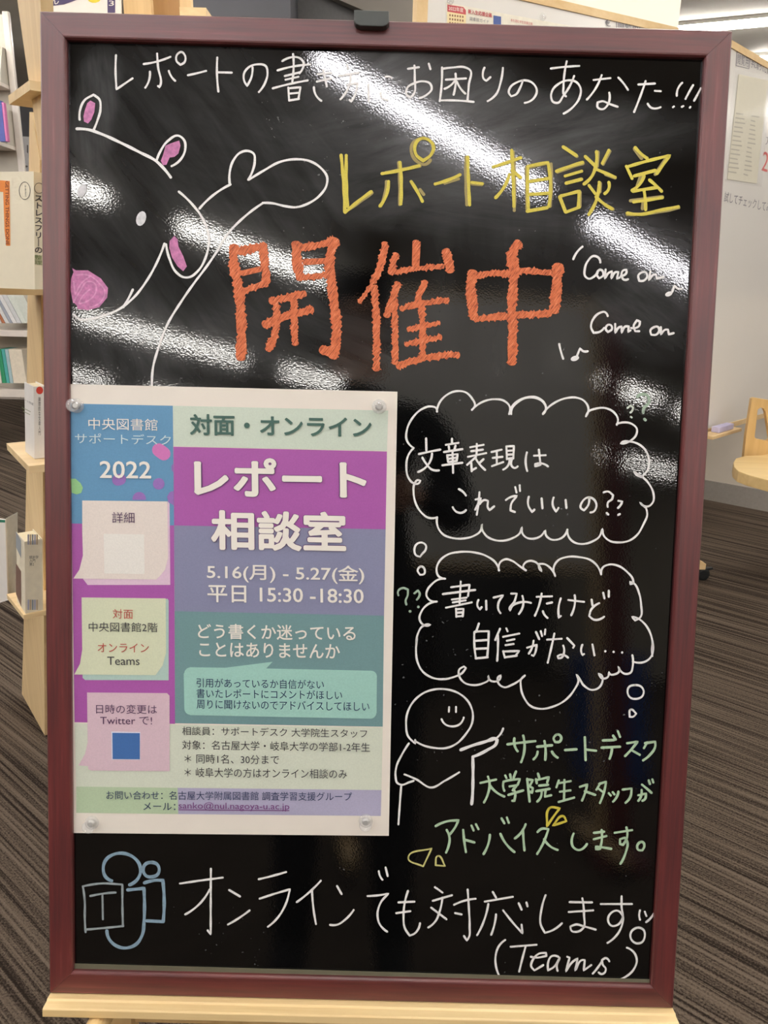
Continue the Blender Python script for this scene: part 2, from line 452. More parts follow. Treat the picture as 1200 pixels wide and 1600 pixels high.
def glass_mat():
    t = NT('black_marker_glass')
    v = t.coord()
    sep = t.n('ShaderNodeSeparateXYZ'); 
    dn = t.n('ShaderNodeTexNoise'); dn.inputs['Scale'].default_value = 14; dn.inputs['Detail'].default_value = 3
    t.l(v, dn.inputs['Vector'])
    add = t.n('ShaderNodeVectorMath', operation='MULTIPLY_ADD'); add.inputs[1].default_value = (.05, .05, 0)
    t.l(dn.outputs[1], add.inputs[0]); t.l(v, add.inputs[2])
    off = t.n('ShaderNodeVectorMath', operation='ADD'); off.inputs[1].default_value = (-.025, -.025, 0)
    t.l(add.outputs[0], off.inputs[0]); t.l(off.outputs[0], sep.inputs[0])
    X, Y = sep.outputs[0], sep.outputs[1]
    def ell(px, py, a, b, soft=.35):
        c = bd(px, py)
        dx = t.math('DIVIDE', t.math('SUBTRACT', X, float(c[0])), a); dy = t.math('DIVIDE', t.math('SUBTRACT', Y, float(c[1])), b)
        d = t.math('SQRT', t.math('ADD', t.math('MULTIPLY', dx, dx), t.math('MULTIPLY', dy, dy)))
        mr = t.n('ShaderNodeMapRange'); mr.interpolation_type = 'SMOOTHSTEP'
        t.l(d, mr.inputs[0]); mr.inputs[1].default_value = 1 + soft; mr.inputs[2].default_value = 1 - soft
        mr.inputs[3].default_value = 0; mr.inputs[4].default_value = 1
        return mr.outputs[0]
    def streak(rot, a, b, lo, hi, seed):
        n = t.noise(t.coord(scale=(a, b, 1), rot=(0, 0, rot), loc=(seed, seed, 0)), 1, 5, .62, .5)
        mr = t.n('ShaderNodeMapRange'); t.l(n, mr.inputs[0]); mr.inputs[1].default_value = lo; mr.inputs[2].default_value = hi
        return mr.outputs[0]
    # wiped marker dust; the last patch paints in the mirrored panel's grey
    haze = None
    for (px, py, a, b, soft, k, rot, sa, sb) in (
            (300, 330, .135, .165, .25, .020, .9, 9, 60), (150, 170, .022, .052, .3, .030, 1.45, 14, 120), (390, 240, .08, .075, .3, .007, .25, 9, 90),
            (640, 130, .085, .03, .5, .055, -.5, 12, 60), (760, 210, .15, .03, .5, .055, -.25, 12, 55), (640, 290, .075, .035, .5, .032, -.2, 12, 60),
            (780, 310, .10, .04, .5, .026, .1, 10, 70), (1020, 480, .045, .04, .5, .030, .6, 14, 70), (1010, 390, .05, .03, .4, .020, .2, 14, 70),
            (470, 540, .10, .04, .4, .018, .4, 10, 70), (180, 520, .06, .05, .4, .018, 1.3, 10, 70), (780, 470, .09, .09, .35, .012, 1.5, 4, 30)):
        e = t.math('MULTIPLY', t.math('MULTIPLY', ell(px, py, a, b, soft), streak(rot, sa, sb, .12, .80, px * .01)), k * 1.9)
        haze = e if haze is None else t.math('ADD', haze, e)
    speck = t.noise(v, 260, 2, .5)
    sp = t.math('MULTIPLY', t.math('GREATER_THAN', speck, .735), .12)
    spm = t.math('MULTIPLY', sp, t.math('GREATER_THAN', t.noise(t.coord(loc=(3, 1, 0)), 9, 2), .56))
    tot = t.math('ADD', t.math('ADD', haze, .0022), spm)
    cmb = t.n('ShaderNodeCombineColor')
    t.l(t.math('MULTIPLY', tot, .95), cmb.inputs[0]); t.l(t.math('MULTIPLY', tot, .98), cmb.inputs[1]); t.l(tot, cmb.inputs[2])
    t.l(cmb.outputs[0], t.b.inputs['Base Color'])
    t.l(t.math('ADD', t.math('MULTIPLY', haze, .15), .045), t.b.inputs['Roughness'])
    t.b.inputs['IOR'].default_value = 1.58
    # orange-peel of the coated sheet, which breaks the lamps' reflections into glitter
    vo = t.n('ShaderNodeTexVoronoi'); vo.inputs['Scale'].default_value = 640; t.l(v, vo.inputs['Vector'])
    n2 = t.noise(v, 330, 1, .5)
    t.bump(t.math('ADD', vo.outputs['Distance'], t.math('MULTIPLY', n2, .7)), 1.0, .000011)
    return t.m
gi = .0208
box('glass_sheet', (-W2 + gi, gi - .001, GL - .003), (W2 - gi, HB - gi, GL), glass_mat(), board, local=True)
box('backing_board', (-W2 + .014, .014, GL - .013), (W2 - .014, HB - .014, GL - .0031), mat('hardboard', (70, 52, 40), .8), board, local=True)
m_blk = mat('black_gasket', (14, 11, 11), .6)
# reflection along the foot of the sheet, painted as an olive strip
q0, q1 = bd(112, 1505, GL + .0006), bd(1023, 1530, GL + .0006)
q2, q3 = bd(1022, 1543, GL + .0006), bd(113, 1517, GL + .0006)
mesh('lower_reflection', *prism([q3, q2, q1, q0], (0, 0, .0006)), mat('olive_strip', (108, 104, 86), .35), board, local=True)

# black clip hooked over the top rail
ct = empty('board_clip', mtx=BM @ Matrix.Translation((0, 0, 0)))
tag(ct, 'small dark grey clip hooked over the top rail of the blackboard frame', 'clip')
H_ = .008
q = [bd(553, 15, H_), bd(608, 17, H_), bd(608, 34, H_), bd(604, 39, H_), bd(598, 41, H_), bd(563, 40, H_), bd(556, 37, H_), bd(553, 32, H_)]
m_clip = mat('clip_plastic', (66, 70, 66), .45)
mesh('front_plate', *prism([p - V(0, 0, .0078) for p in q][::-1], (0, 0, .0078)), m_clip, ct, local=True, bevel=.0008)
xa, xb, yt = q[0][0], q[1][0], q[0][1]
mesh('hook', *boxv((xa, HB + .0003, -.03), (xb - xa, 0, 0), (0, yt - HB + .001, 0), (0, 0, .0301)), m_clip, ct, local=True, bevel=.0008)

# ---- handwriting (marker ink lies on the glass)
def ink(name, c, var=.10, scale=900, rough=.55):
    return mat(name, c, rough, var=var, scale=scale)
i_white = ink('white_marker', (240, 238, 236)); i_yel = ink('yellow_marker', (212, 196, 74)); i_yel2 = ink('dull_yellow_marker', (160, 144, 88))
i_green = ink('green_marker', (178, 205, 172)); i_sage = ink('pale_sage_marker', (158, 180, 160)); i_pyel = ink('pale_yellow_marker', (206, 200, 128))
i_pink = ink('pink_marker', (196, 120, 168), .22, 300); i_blue = ink('blue_grey_marker', (134, 160, 178), .15, 300); i_grey = ink('grey_marker', (150, 160, 164), .15, 300)
i_eye = ink('grey_white_marker', (214, 214, 216), .15, 300)
t = NT('orange_marker')                        # scribbled fill: parallel pen strokes
n = t.noise(t.coord(rot=(0, 0, -.95), scale=(130, 900, 1)), 1, 2, .5)
n2 = t.noise(t.coord(), 900, 2)
t.l(t.ramp(t.math('ADD', t.math('MULTIPLY', n, .8), t.math('MULTIPLY', n2, .2)), [(.36, (140, 62, 34)), (.46, (206, 102, 56)), (.6, (220, 120, 74)), (.70, (234, 156, 118))]), t.b.inputs['Base Color'])
t.b.inputs['Roughness'].default_value = .6
i_orange = t.m

L1 = (tr('''325,105 322,200 328,318 428,250 | 498,160 580,145 665,115 | 582,95 588,180 603,290 597,305 588,298 | 537,208 532,260 508,308 | 655,203 672,240 695,265
 | 735,85 708,100 703,140 728,165 752,150 755,105 735,85 | 775,230 830,218 888,203 | 958,120 956,220 965,332 | 962,212 1048,214''', 100, 60)
 + tr('''98,180 92,240 65,297 48,270 45,220 75,180 130,162 180,172 192,220 180,270 138,335 | 285,142 400,128 412,140 392,218 | 255,200 330,180 460,163
 | 300,235 395,212 | 305,258 385,240 | 352,98 355,180 347,270 | 225,312 330,285 443,263 | 322,308 327,388 | 322,312 398,305 385,378 | 330,345 385,340 | 327,388 388,378
 | 505,225 590,215 | 500,270 590,250 | 540,200 552,250 562,300 | 482,305 492,350 528,390 | 690,165 695,190 | 640,235 760,215 | 712,235 700,300 648,380 | 690,290 755,280 740,350 715,395 705,385
 | 822,290 825,395 | 930,240 950,238 970,248 | 900,340 905,370 940,385''', 370, 60)
 + tr('''150,190 218,180 | 190,170 192,250 185,350 165,372 140,350 145,310 190,280 240,268 290,285 298,315 270,350 222,373 | 280,158 290,192
 | 363,182 360,290 348,392 | 365,190 430,182 510,182 535,195 530,290 522,385 | 352,388 450,388 560,397 | 387,258 512,250 | 447,220 447,290 435,352 | 440,268 415,295 378,315 | 455,270 480,315 508,345
 | 628,183 618,215 625,255 640,265 665,242 | 743,185 730,270 700,350 648,392 | 868,262 850,310 825,350 795,362 780,340 790,305 830,275 880,262 930,280 955,325 935,375 880,403''', 600, 60)
 + tr('''83,188 170,178 260,172 | 182,143 168,220 162,300 165,350 177,362 | 228,235 200,300 160,360 125,403 95,395 85,370 95,320 130,285 190,262 240,272 268,310 262,370 225,425 163,470
 | 350,260 455,248 | 400,230 370,300 308,382 | 505,245 540,285 565,322 | 448,340 450,380 435,420 405,443 375,430 375,400 405,393 450,410 500,427
 | 630,288 733,282 | 675,267 650,340 603,460 | 733,328 770,330 | 688,408 705,430 768,430 | 903,278 875,320 870,358 | 972,292 950,330 925,378 | 1020,312 1000,350 978,390
 | 846,430 852,426 | 901,428 910,423 | 951,433 955,428''', 840, 60))
write('handwritten_line', L1, 3.3, i_white, board, 'white handwritten sentence along the top of the board')

L2 = (tr('''52,170 68,350 75,525 | 84,172 85,350 92,490 | 78,527 150,465 240,398 | 308,285 420,265 540,235 | 420,215 428,330 425,475 | 348,335 330,430 295,488 | 490,335 530,400 560,458
 | 562,64 600,75 630,120 615,165 565,205 520,165 512,120 530,80 562,64 | 640,350 720,325 795,292 | 843,180 848,330 855,480 | 870,340 935,348
 | 1003,243 1090,215 1175,185 | 1118,140 1128,330 1132,490 | 1105,290 1070,370 1018,435 | 1120,265 1175,310''', 520, 200)
 + tr('''180,240 178,380 182,505 | 182,238 305,215 318,300 310,490 | 195,333 310,315 | 190,415 305,408 | 175,520 300,498 | 400,118 482,172 | 358,270 440,240 522,215 | 413,300 515,270 | 418,345 515,320
 | 378,430 415,525 | 385,425 500,395 495,490 | 420,525 500,495 | 538,178 598,235 | 608,148 603,240 580,300 530,350 | 600,255 660,280 725,308 | 685,140 645,220 | 562,360 600,410
 | 625,340 620,400 600,470 560,540 | 605,430 650,470 705,505 | 685,340 685,380 660,410 | 850,122 880,155 925,190 | 795,240 830,315 | 810,240 930,205 1065,172 985,285 | 845,300 975,265
 | 905,300 870,360 830,390 | 835,395 930,380 985,372 | 940,325 980,360 1015,395 | 840,462 930,450 1020,435 | 905,390 912,440 915,510 | 800,532 880,540 1000,515 1120,492''', 780, 200))
write('handwritten_title', L2, 5.0, i_yel, board, 'large yellow double-stroked title under the top sentence', h=GL + .0006)
L2b = (tr('''545,68 495,105 495,165 535,215 575,228 610,200 | 330,280 425,260 545,238 | 412,215 418,330 418,478 | 335,335 322,430 300,488 | 545,385 568,415 | 700,345 785,318 | 832,182 832,340 838,480 | 870,350 930,355
 | 1128,150 1136,330 1134,515 | 245,405 160,468 82,520''', 520, 200)
 + tr('''170,245 172,380 174,505 | 190,245 300,222 | 324,225 326,300 318,490 | 365,276 440,248 524,222 | 412,124 486,178 | 505,400 504,490 | 618,150 612,240 | 692,146 650,226 | 725,312 665,290 | 632,345 628,400
 | 845,130 890,190 | 1050,180 975,290 | 885,300 862,365 | 900,460 895,505 | 800,540 1000,524 1122,498 | 712,508 660,480 | 820,455 1020,430''', 780, 200))
write('title_shadow_strokes', L2b, 5.0, i_yel2, board, 'duller second pass of the yellow title strokes', h=GL + .0003)

def wide(strokes_w, ox, oy, name, label):
    sh = []
    for s, w_ in strokes_w:
        for q in tr(s, ox, oy): sh.append(ribbon(q, w_ / 4 * 1.17, jag=3.2))
    o = to_board(name, sh, i_orange, board, GL + .0006); o['label'] = label; return o
wide([('65,100 60,200 85,330 105,520 108,640 105,800', 50), ('95,130 180,112 250,95', 42), ('245,90 250,200 265,290 252,340', 44), ('110,268 230,240', 26), ('130,380 190,355 265,335', 30),
      ('450,80 455,180 480,300', 48), ('480,105 580,92 690,60', 36), ('695,60 665,160 680,400 700,560 700,700 680,790', 50), ('500,200 640,190', 28), ('480,300 560,288 650,275', 30), ('695,770 640,755 610,740', 44),
      ('290,440 400,420 505,395', 36), ('322,460 330,560 315,660 275,745', 38), ('436,440 440,560 445,710', 36), ('250,590 360,545 550,495', 40)], 350, 360, 'orange_character', 'thick scribbled orange character, left of the three')
wide([('205,80 190,180 130,320', 36), ('130,320 90,385 45,450', 20), ('140,350 150,520 155,700 152,870', 36), ('275,150 258,200 245,265', 38), ('400,70 400,220', 36), ('240,265 400,240 570,225', 26),
      ('585,125 600,180 615,255', 42), ('285,330 255,420 215,535', 36), ('265,430 270,600 268,830', 32), ('460,320 430,380 405,445', 30), ('305,488 450,455 600,435', 30), ('435,470 440,600 440,780', 32),
      ('350,620 440,600 545,578', 26), ('335,710 440,690 555,665', 28), ('285,850 420,805 665,780', 34)], 550, 360, 'orange_character', 'thick scribbled orange character, middle of the three')
wide([('755,260 745,400 765,545', 52), ('775,290 870,268 980,270 1090,252 1200,262 1240,262', 30), ('770,556 900,540 1040,528 1200,522 1240,518', 34), ('1045,80 1000,150 1005,220', 50), ('1015,180 1010,300 1000,450 1005,600 998,830', 48),
      ('1290,220 1282,300 1275,400 1262,505', 56)], 550, 360, 'orange_character', 'thick scribbled orange character, right of the three')

LC = (tr('''440,62 400,105 383,140 | 552,160 540,130 510,120 475,150 455,200 460,250 480,262 510,250 535,225 | 550,205 530,235 545,260 570,240 560,208 550,205 | 585,205 580,260 605,225 625,215 620,260 650,220 665,220 655,262 672,255
 | 680,245 715,225 715,205 695,210 685,245 700,268 725,265 | 820,220 790,240 795,275 820,275 845,245 835,222 820,220 | 865,215 855,270 890,235 900,235 905,262 945,250 | 1000,345 1015,305 1040,325 1062,325
 | 598,495 580,470 550,475 510,510 495,570 510,600 545,595 575,570 | 600,550 585,575 600,595 625,575 618,552 600,550 | 645,545 645,600 670,565 685,560 685,600 710,560 730,560 725,595 740,585
 | 745,570 795,555 800,530 780,522 760,560 770,590 795,590 | 895,562 865,585 870,612 900,612 920,580 910,562 895,562 | 930,565 930,610 960,580 975,580 980,610 1010,602 | 295,670 305,715 320,762 | 405,748 425,697 445,715 473,715''', 800, 370))
up_ = [q for q in LC if sum(p[1] for p in q) / len(q) < 470]; lo_ = [q for q in LC if q not in up_]
cn = write('handwritten_note', up_, 3.4, i_white, board, 'upper white cursive English words at the right')
write('handwritten_note', lo_, 3.4, i_white, board, 'lower white cursive English words at the right')
write('music_note', [], 3.4, i_white, cn, 'solid oval heads of the two music notes', fills=[disc(800 + 980 / 4, 370 + 357 / 4, 6, 3.6, -.4), disc(800 + 393 / 4, 370 + 760 / 4, 6.8, 4, -.3)])

# bear drawing
bear = empty('bear_drawing', mtx=BM, parent=None)
D.objects.remove(bear)
LB = (tr('''118,358 200,435 260,515 295,595 305,680 285,770 240,850 180,893 150,893 100,860 60,780 38,688 | 247,463 320,390 440,313 | 437,313 435,240 460,160 500,115 545,103 585,120 592,170 578,230 552,283
 | 558,282 650,225 750,172 850,155 930,165 1000,205 1045,270 1040,320 1000,380 930,430 850,455 780,448 700,430 642,428 | 642,430 500,540 420,625 350,740 235,900''', 250, 210)
 + tr('628,403 590,500 520,630 430,745 340,815 240,855 150,877 90,872 65,848 | 430,690 400,750 370,800', 100, 280)
 + [[(308.7, 435), (284, 470), (262, 506), (247, 545), (239, 575), (237.5, 603)]])
bo = write('animal_drawing', LB, 3.6, i_white, board, 'white line drawing of a waving animal with pink ears and nose')
write('ear_outline', tr('98,188 100,130 130,65 185,32 220,60 228,120 210,190 187,248', 100, 140), 3.6, i_white, bo)
write('ear_outline', tr('578,445 600,390 650,320 715,288 750,315 758,370 730,435 673,478', 100, 140), 3.6, i_white, bo)
write('head_line', tr('80,245 150,250 240,280 350,330 470,390 580,450 630,500 667,548', 100, 140), 4.4, i_white, bo, h=GL + .0005)
write('ear_fill', [], 1, i_pink, bo, 'pink ear fill', fills=tr('165,68 195,85 190,140 170,190 150,212 125,200 122,165 130,130 145,85', 100, 140), h=GL + .0005)
write('ear_fill', [], 1, i_pink, bo, 'pink ear fill', fills=tr('720,318 728,350 715,400 690,420 660,425 640,470 618,472 605,445 620,405 635,350 670,335', 100, 140), h=GL + .0005)
write('cheek_fill', [], 1, i_pink, bo, 'mauve cheek fill', fills=tr('690,355 710,375 715,420 745,480 768,545 745,575 710,545 675,490 658,430 660,385', 100, 280), h=GL + .0005)
write('nose_fill', [], 1, i_pink, bo, 'mauve scribbled nose', fills=tr('50,555 75,570 150,570 230,620 275,680 270,740 220,800 150,818 85,812 80,790 55,765 40,690 45,620 60,580', 100, 280), h=GL + .0005)
i_pink2 = ink('light_pink_marker', (214, 148, 190), .2, 300)
write('nose_scribble', tr('60,770 100,700 150,640 190,650 200,700 150,760 90,780 110,740 160,690 | 80,600 150,600 220,650 255,700 235,760 160,800 | 60,640 70,720 110,650 160,610', 100, 280), 2.2, i_pink2, bo, h=GL + .0007)
write('eye', [], 1, i_eye, bo, 'small solid white eye', fills=[disc(100 + 482 / 4, 140 + 806 / 4, 7.6, 11.8, .3)], h=GL + .0005)
write('eye', [], 1, i_eye, bo, 'pale eye by the left edge', fills=[disc(100 + 112 / 4, 280 + 72 / 4, 6.8, 11.5, .4)], h=GL + .0005)

# speech bubbles
B1 = (tr('''332,212 325,190 290,180 240,195 180,250 145,320 142,390 185,440 | 185,440 150,490 140,560 150,620 185,660 215,662 228,645 210,640 190,665 185,720 200,790 240,850 270,873 332,873
 | 330,212 345,160 390,110 450,85 510,92 550,130 568,175 550,200 | 550,202 620,150 690,135 750,145 785,180 782,228 | 782,228 795,190 830,150 900,122 960,125 1000,155 1012,195 993,228''', 600, 590)
 + tr('''332,73 335,130 370,180 430,203 500,205 560,190 605,155 612,115 612,140 640,190 690,215 740,220 800,205 850,170 862,135 862,165 890,200 930,207 980,190 1008,155 1010,180 1040,210 1080,213 1120,195 1145,150''', 600, 790)
 + tr('427,150 432,190 470,230 520,240 580,225 625,195 645,145 650,180 690,220 750,230 810,220 860,185 900,120 925,50 915,10', 780, 790)
 + tr('''-5,228 0,195 40,150 100,125 150,128 195,155 212,195 193,228 | 193,226 213,200 270,155 340,128 400,125 450,145 478,200 462,242 | 462,242 475,215 520,195 590,192 640,220 662,260 655,295
 | 655,290 700,280 750,290 780,320 775,360 740,395 700,412 680,412 690,403 740,400 790,415 835,455 855,510 845,580 810,622 775,605 760,585 790,605 820,625 860,670 885,730 880,780 850,805 820,800 800,780 830,810''', 800, 590)
 + tr('240,300 258,280 262,250 240,232 205,240 190,275 200,310 225,320 240,300 | 230,380 210,405 225,432 250,428 255,405 245,385 230,380', 600, 790))
write('speech_bubble_outline', B1, 3.1, i_white, board, 'white cloud-shaped outline, the upper of the two')
B1t = (tr('''263,380 265,455 | 218,478 290,462 352,450 | 300,475 285,530 250,570 213,590 | 240,500 265,540 300,575 343,580 | 425,382 425,410 | 387,420 465,408 | 405,430 408,455 | 447,425 440,450| 375,465 490,447
 | 395,485 400,525 | 395,487 460,478 455,515 | 400,508 455,500 | 402,528 455,520 | 365,548 490,532 | 428,455 432,595 | 540,435 622,420 | 545,460 618,450| 525,495 638,472 | 580,415 578,485 | 575,495 520,545 | 545,530 548,585
 | 548,580 575,565 | 570,500 600,545 632,577 | 622,510 595,535 | 672,465 735,450 | 680,502 740,495 | 675,553 745,528 | 705,460 705,540 | 765,430 768,510 | 765,430 812,428 808,505 | 770,458 808,455 | 770,482 808,480 | 770,508 808,502
 | 785,510 775,550 745,575 | 800,510 800,555 815,565 835,555 | 893,468 885,520 895,583 | 938,488 1010,485 | 968,450 978,545 945,555 945,540 975,535 1025,555 | 468,697 495,715 512,737 | 430,810 455,840 485,845 512,828
 | 597,717 590,790 580,857 | 573,762 605,755 570,825 | 598,790 630,765 650,770 650,815 660,828 688,805 | 762,765 820,740 830,740 795,790 790,830 818,840 | 820,685 828,718 | 848,673 850,708
 | 905,745 902,800 925,840 940,825 | 985,755 990,817 | 1060,750 1055,800 1075,838 1090,815 | 1135,765 1140,815''', 600, 590)
 + tr('482,750 475,800 450,830 430,815 440,775 480,748 515,765 528,800 505,840 490,843 | 573,718 600,712 632,735 625,760 600,780 598,808 | 592,846 602,855 | 665,770 690,775 680,795 662,815 | 664,858 674,853', 800, 590))
write('handwritten_line', B1t, 3.3, i_white, board, 'white handwriting inside the upper cloud')
write('question_marks', tr('785,120 800,108 840,108 858,135 850,165 825,190 820,218 | 828,260 834,265', 800, 590), 4.4, i_sage, board, 'sage green question marks by the right edge')
write('question_marks', tr('722,190 740,175 755,185 752,205 740,218 | 743,246 748,249', 800, 590), 3.2, ink('mint_white_marker', (212, 222, 208)), board, 'small pale question mark above the upper cloud')
write('question_marks', tr('90,560 88,535 118,515 150,525 148,560 135,600 140,618 | 190,548 212,530 222,545 205,588', 600, 790), 3.2, i_sage, board, 'pair of pale green question marks by the poster', dots=[(600 + 163 / 4, 790 + 661 / 4, 2.2), (600 + 215 / 4, 790 + 633 / 4, 2.2)])

B2 = (tr('''382,457 340,440 328,400 345,350 400,305 470,290 560,292 640,315 700,360 720,405 | 718,405 730,350 760,335 800,345 850,380 887,405 | 887,405 870,385 885,355 915,345 950,355 975,385 985,410 975,400 965,365 1000,365 1040,390 1070,440
 | 215,860 225,790 250,750 275,742 290,745 270,752 240,740 222,710 235,660 270,620 330,600 | 330,600 285,590 265,560 270,530 300,490 340,462 382,457''', 600, 790)
 + tr('''350,440 340,390 365,345 430,320 500,322 570,340 615,380 637,430 | 637,430 645,390 690,368 740,375 800,415 835,460 840,485 820,492 818,475 840,485 875,550 887,620 880,700 850,718 830,695 860,702 910,740 945,800 958,860 955,900 957,940''', 780, 790)
 + tr('''957,130 930,165 905,178 870,182 835,175 | 832,135 835,200 820,245 790,252 760,235 745,205 750,235 720,255 695,255 685,240 680,270 645,280 620,250 640,260 645,300 620,340 580,352 530,325 495,270 483,255 495,290 470,350 420,410 340,455 260,470 200,455 155,400 135,330 140,280 160,263''', 780, 990)
 + tr('880,262 800,320 750,335 715,310 715,270 730,260 725,285 690,300 660,290 650,262 655,285 620,310 560,322 500,305 470,265 470,225 500,205 512,215 490,245 440,270 370,285 300,275 240,235 210,180 200,100 210,20 215,-130 ', 600, 990)
 + [[(780 + 957 / 4, 990 + 130 / 4), (1020.5, 1014), (1019.5, 1000), (780 + 957 / 4, 790 + 900 / 4)]])
B2[-2] = [(600 + x / 4, 990 + y / 4) for x, y in [(880, 262), (800, 320), (750, 335), (715, 310), (715, 270), (730, 260), (725, 285), (690, 300), (660, 290), (650, 262), (655, 285), (620, 310), (560, 322), (500, 305), (470, 265), (470, 225), (500, 205), (512, 215), (490, 245), (440, 270), (370, 285), (300, 275), (240, 235), (210, 180), (200, 100), (206, 30), (212, -40), (216, -55)]]
B2[3] = [(600 + x / 4, 790 + y / 4) for x, y in [(203, 860), (212, 800), (240, 755), (275, 742), (290, 745), (270, 752), (240, 740), (222, 710), (235, 660), (270, 620), (330, 600)]]
B2[-2] = B2[-2][:-2] + [(600 + 203 / 4, 790 + 860 / 4)]
B2 += tr('850,322 810,335 802,365 820,400 855,408 895,390 902,355 885,330 850,322 | 822,475 815,520 835,520 857,500 822,475', 780, 990)
write('speech_bubble_outline', B2, 3.1, i_white, board, 'white cloud-shaped outline, the lower of the two')
B2t = (tr('''420,510 535,495 525,565 | 368,553 570,527 | 425,587 515,575| 430,605 510,592 | 480,475 472,610 | 388,638 548,605 | 450,645 452,695 | 450,648 497,645 492,692 | 455,670 490,667 | 452,693 490,690
 | 590,590 585,630 600,650 610,635 | 638,595 640,650 | 685,575 745,560 715,610 715,650 728,672 | 795,550 830,550 815,600 785,650 788,657 800,630 850,605 918,608 | 865,565 870,620 843,677
 | 955,570 1050,567 | 985,550 970,620 943,688 | 1018,612 1050,605 | 993,660 1005,685 1022,702 | 593,737 575,790 | 565,790 567,900 575,955 | 570,787 655,785 652,860 645,945 | 572,845 648,840 | 575,895 645,892 | 573,955 648,948
 | 725,770 695,840 | 712,810 712,890 707,970 | 765,768 772,785| 745,820 845,800 | 768,845 815,835 | 760,872 810,865 | 745,910 755,950 | 745,912 845,908 825,935 | 755,948 830,938
 | 895,888 955,870 945,920 935,940 925,935| 935,845 920,900 905,925 | 950,790 970,835 | 980,785 988,815 | 1008,775 1005,805''', 600, 790)
 + tr('385,580 370,650 372,700 385,690 | 432,590 530,602 | 472,560 470,630 450,685 | 577,588 583,625 | 625,610 575,650 562,690 590,712 655,695 | 650,545 658,580 | 685,532 685,570', 780, 790)
 + tr('300,38 390,32 | 345,0 325,90 303,182 | 425,28 470,75 462,88 | 400,75 405,120 390,150 370,155 365,140 385,132 430,150 | 520,70 512,110 520,135 530,128 | 583,68 595,135', 780, 990))
write('handwritten_line', B2t, 3.3, i_white, board, 'white handwriting inside the lower cloud', dots=[(780 + 663 / 4, 990 + 110 / 4, 1.9), (780 + 715 / 4, 990 + 114 / 4, 1.9), (780 + 768 / 4, 990 + 118 / 4, 1.9)])

# stick figure
PF = (tr('195,665 195,688 150,640 138,570 145,500 180,430 250,370 330,347 400,350 470,375 530,430 555,500 550,560 510,630 450,690 390,715 320,715 250,700 195,672 | 407,460 405,488 | 450,458 450,490 | 360,535 380,565 430,580 475,565 498,525 | 640,672 700,655 745,593 ', 600, 990)
 + tr('155,87 110,160 78,230 72,290 85,335 110,345 155,330 185,320 | 108,345 100,450 90,592 | 128,280 200,310 298,362 380,320 470,267', 600, 1140))
fg = write('figure_drawing', PF, 3.1, i_white, board, 'white line drawing of a smiling round-headed figure pointing')
write('arm_line', tr('480,727 560,697 640,673 690,655 708,665 700,690 650,725 555,770 | 555,770 556,900 553,1010 548,1065', 600, 990), 4.6, i_white, fg, h=GL + .0005)

G1 = tr('''52,92 130,82 225,72 | 95,55 98,105 115,135 | 150,38 158,120 137,203 | 237,107 330,98 | 283,72 290,130 288,188 | 240,138 235,160 215,185 | 330,138 345,160 365,175 | 358,32 340,55 350,78 378,75 388,50 375,32 358,32
 | 412,128 483,123 | 535,48 540,190 | 545,125 605,132 | 648,68 718,65 | 640,113 755,107 | 705,110 700,150 690,182 | 712,38 728,62 | 742,12 755,45 | 800,85 865,75 830,120 787,165 | 830,130 878,157 | 925,80 905,115 | 912,85 975,75 975,105 940,160 900,192''', 780, 1140)
write('handwritten_line', G1, 3.9, i_green, board, 'pale green handwriting, top of three lines at the right')
G2 = (tr('603,333 700,312 | 650,295 660,350 650,400 625,455 | 660,345 700,390 752,418', 600, 1140)
 + tr('''38,287 45,302 | 68,280 72,300 | 105,262 90,300 | 28,325 45,320 130,308 115,345 | 28,325 25,360 32,382 | 65,355 110,348 85,380 | 58,408 150,380 | 90,370 100,400 95,445 82,445
 | 175,308 190,450 | 175,312 210,315 190,355 210,365 205,395 185,385| 242,275 250,300 | 230,310 235,335 | 235,315 310,297 300,330 | 250,350 305,345 | 232,385 315,370 | 265,385 262,415 238,450 | 290,380 285,420 325,410
 | 372,318 358,360 | 370,335 447,322 | 380,388 445,380 | 372,452 468,425 | 408,315 405,440 | 505,358 550,343 540,385 518,443 | 535,385 600,408 | 632,335 608,375 | 625,340 668,325 660,370 630,458 | 625,372 655,395
 | 685,398 697,412 | 710,392 720,405 | 745,388 735,420 712,450 | 772,375 828,368 820,420 790,457 | 870,410 918,400 910,435 895,445 | 890,378 885,420 870,445 | 893,345 930,375 952,395 | 935,318 942,340 | 957,312 963,330''', 780, 1140))
write('handwritten_line', G2, 3.7, i_green, board, 'pale green handwriting, middle of three lines at the right')
G3 = (tr('''323,603 400,572 465,567 445,610 410,655 | 392,628 410,680 403,730 388,768 | 495,628 502,700 512,765 | 510,690 565,705 | 547,600 560,630 | 575,592 590,622 | 662,658 650,720 622,778 | 728,652 760,710 815,765
 | 735,555 752,585 | 768,550 780,582 | 885,592 860,640 818,680 | 868,625 872,690 878,755 | 960,640 985,620 1028,622 1000,700 957,777 | 1000,685 1040,730 1085,752''', 600, 1140)
 + tr('465,650 468,740 490,752 548,715 | 592,645 655,638 | 592,685 670,665 | 640,628 640,700 630,745 605,748 605,730 640,735 700,745 | 722,645 830,628 | 795,612 797,680 775,720 755,715 755,685 785,675 800,700 790,770 758,838 | 885,702 863,725 868,750 895,755 907,730 900,705 885,702', 780, 1140))
write('handwritten_line', G3, 3.7, i_green, board, 'pale green handwriting, bottom of three lines at the right')
write('triangle_marks', tr('315,490 378,492 335,550 298,605 315,490 | 398,540 420,572 335,600 398,540', 780, 1140) , 3.6, i_yel, board, 'pair of small yellow hollow triangles above the lowest green line')
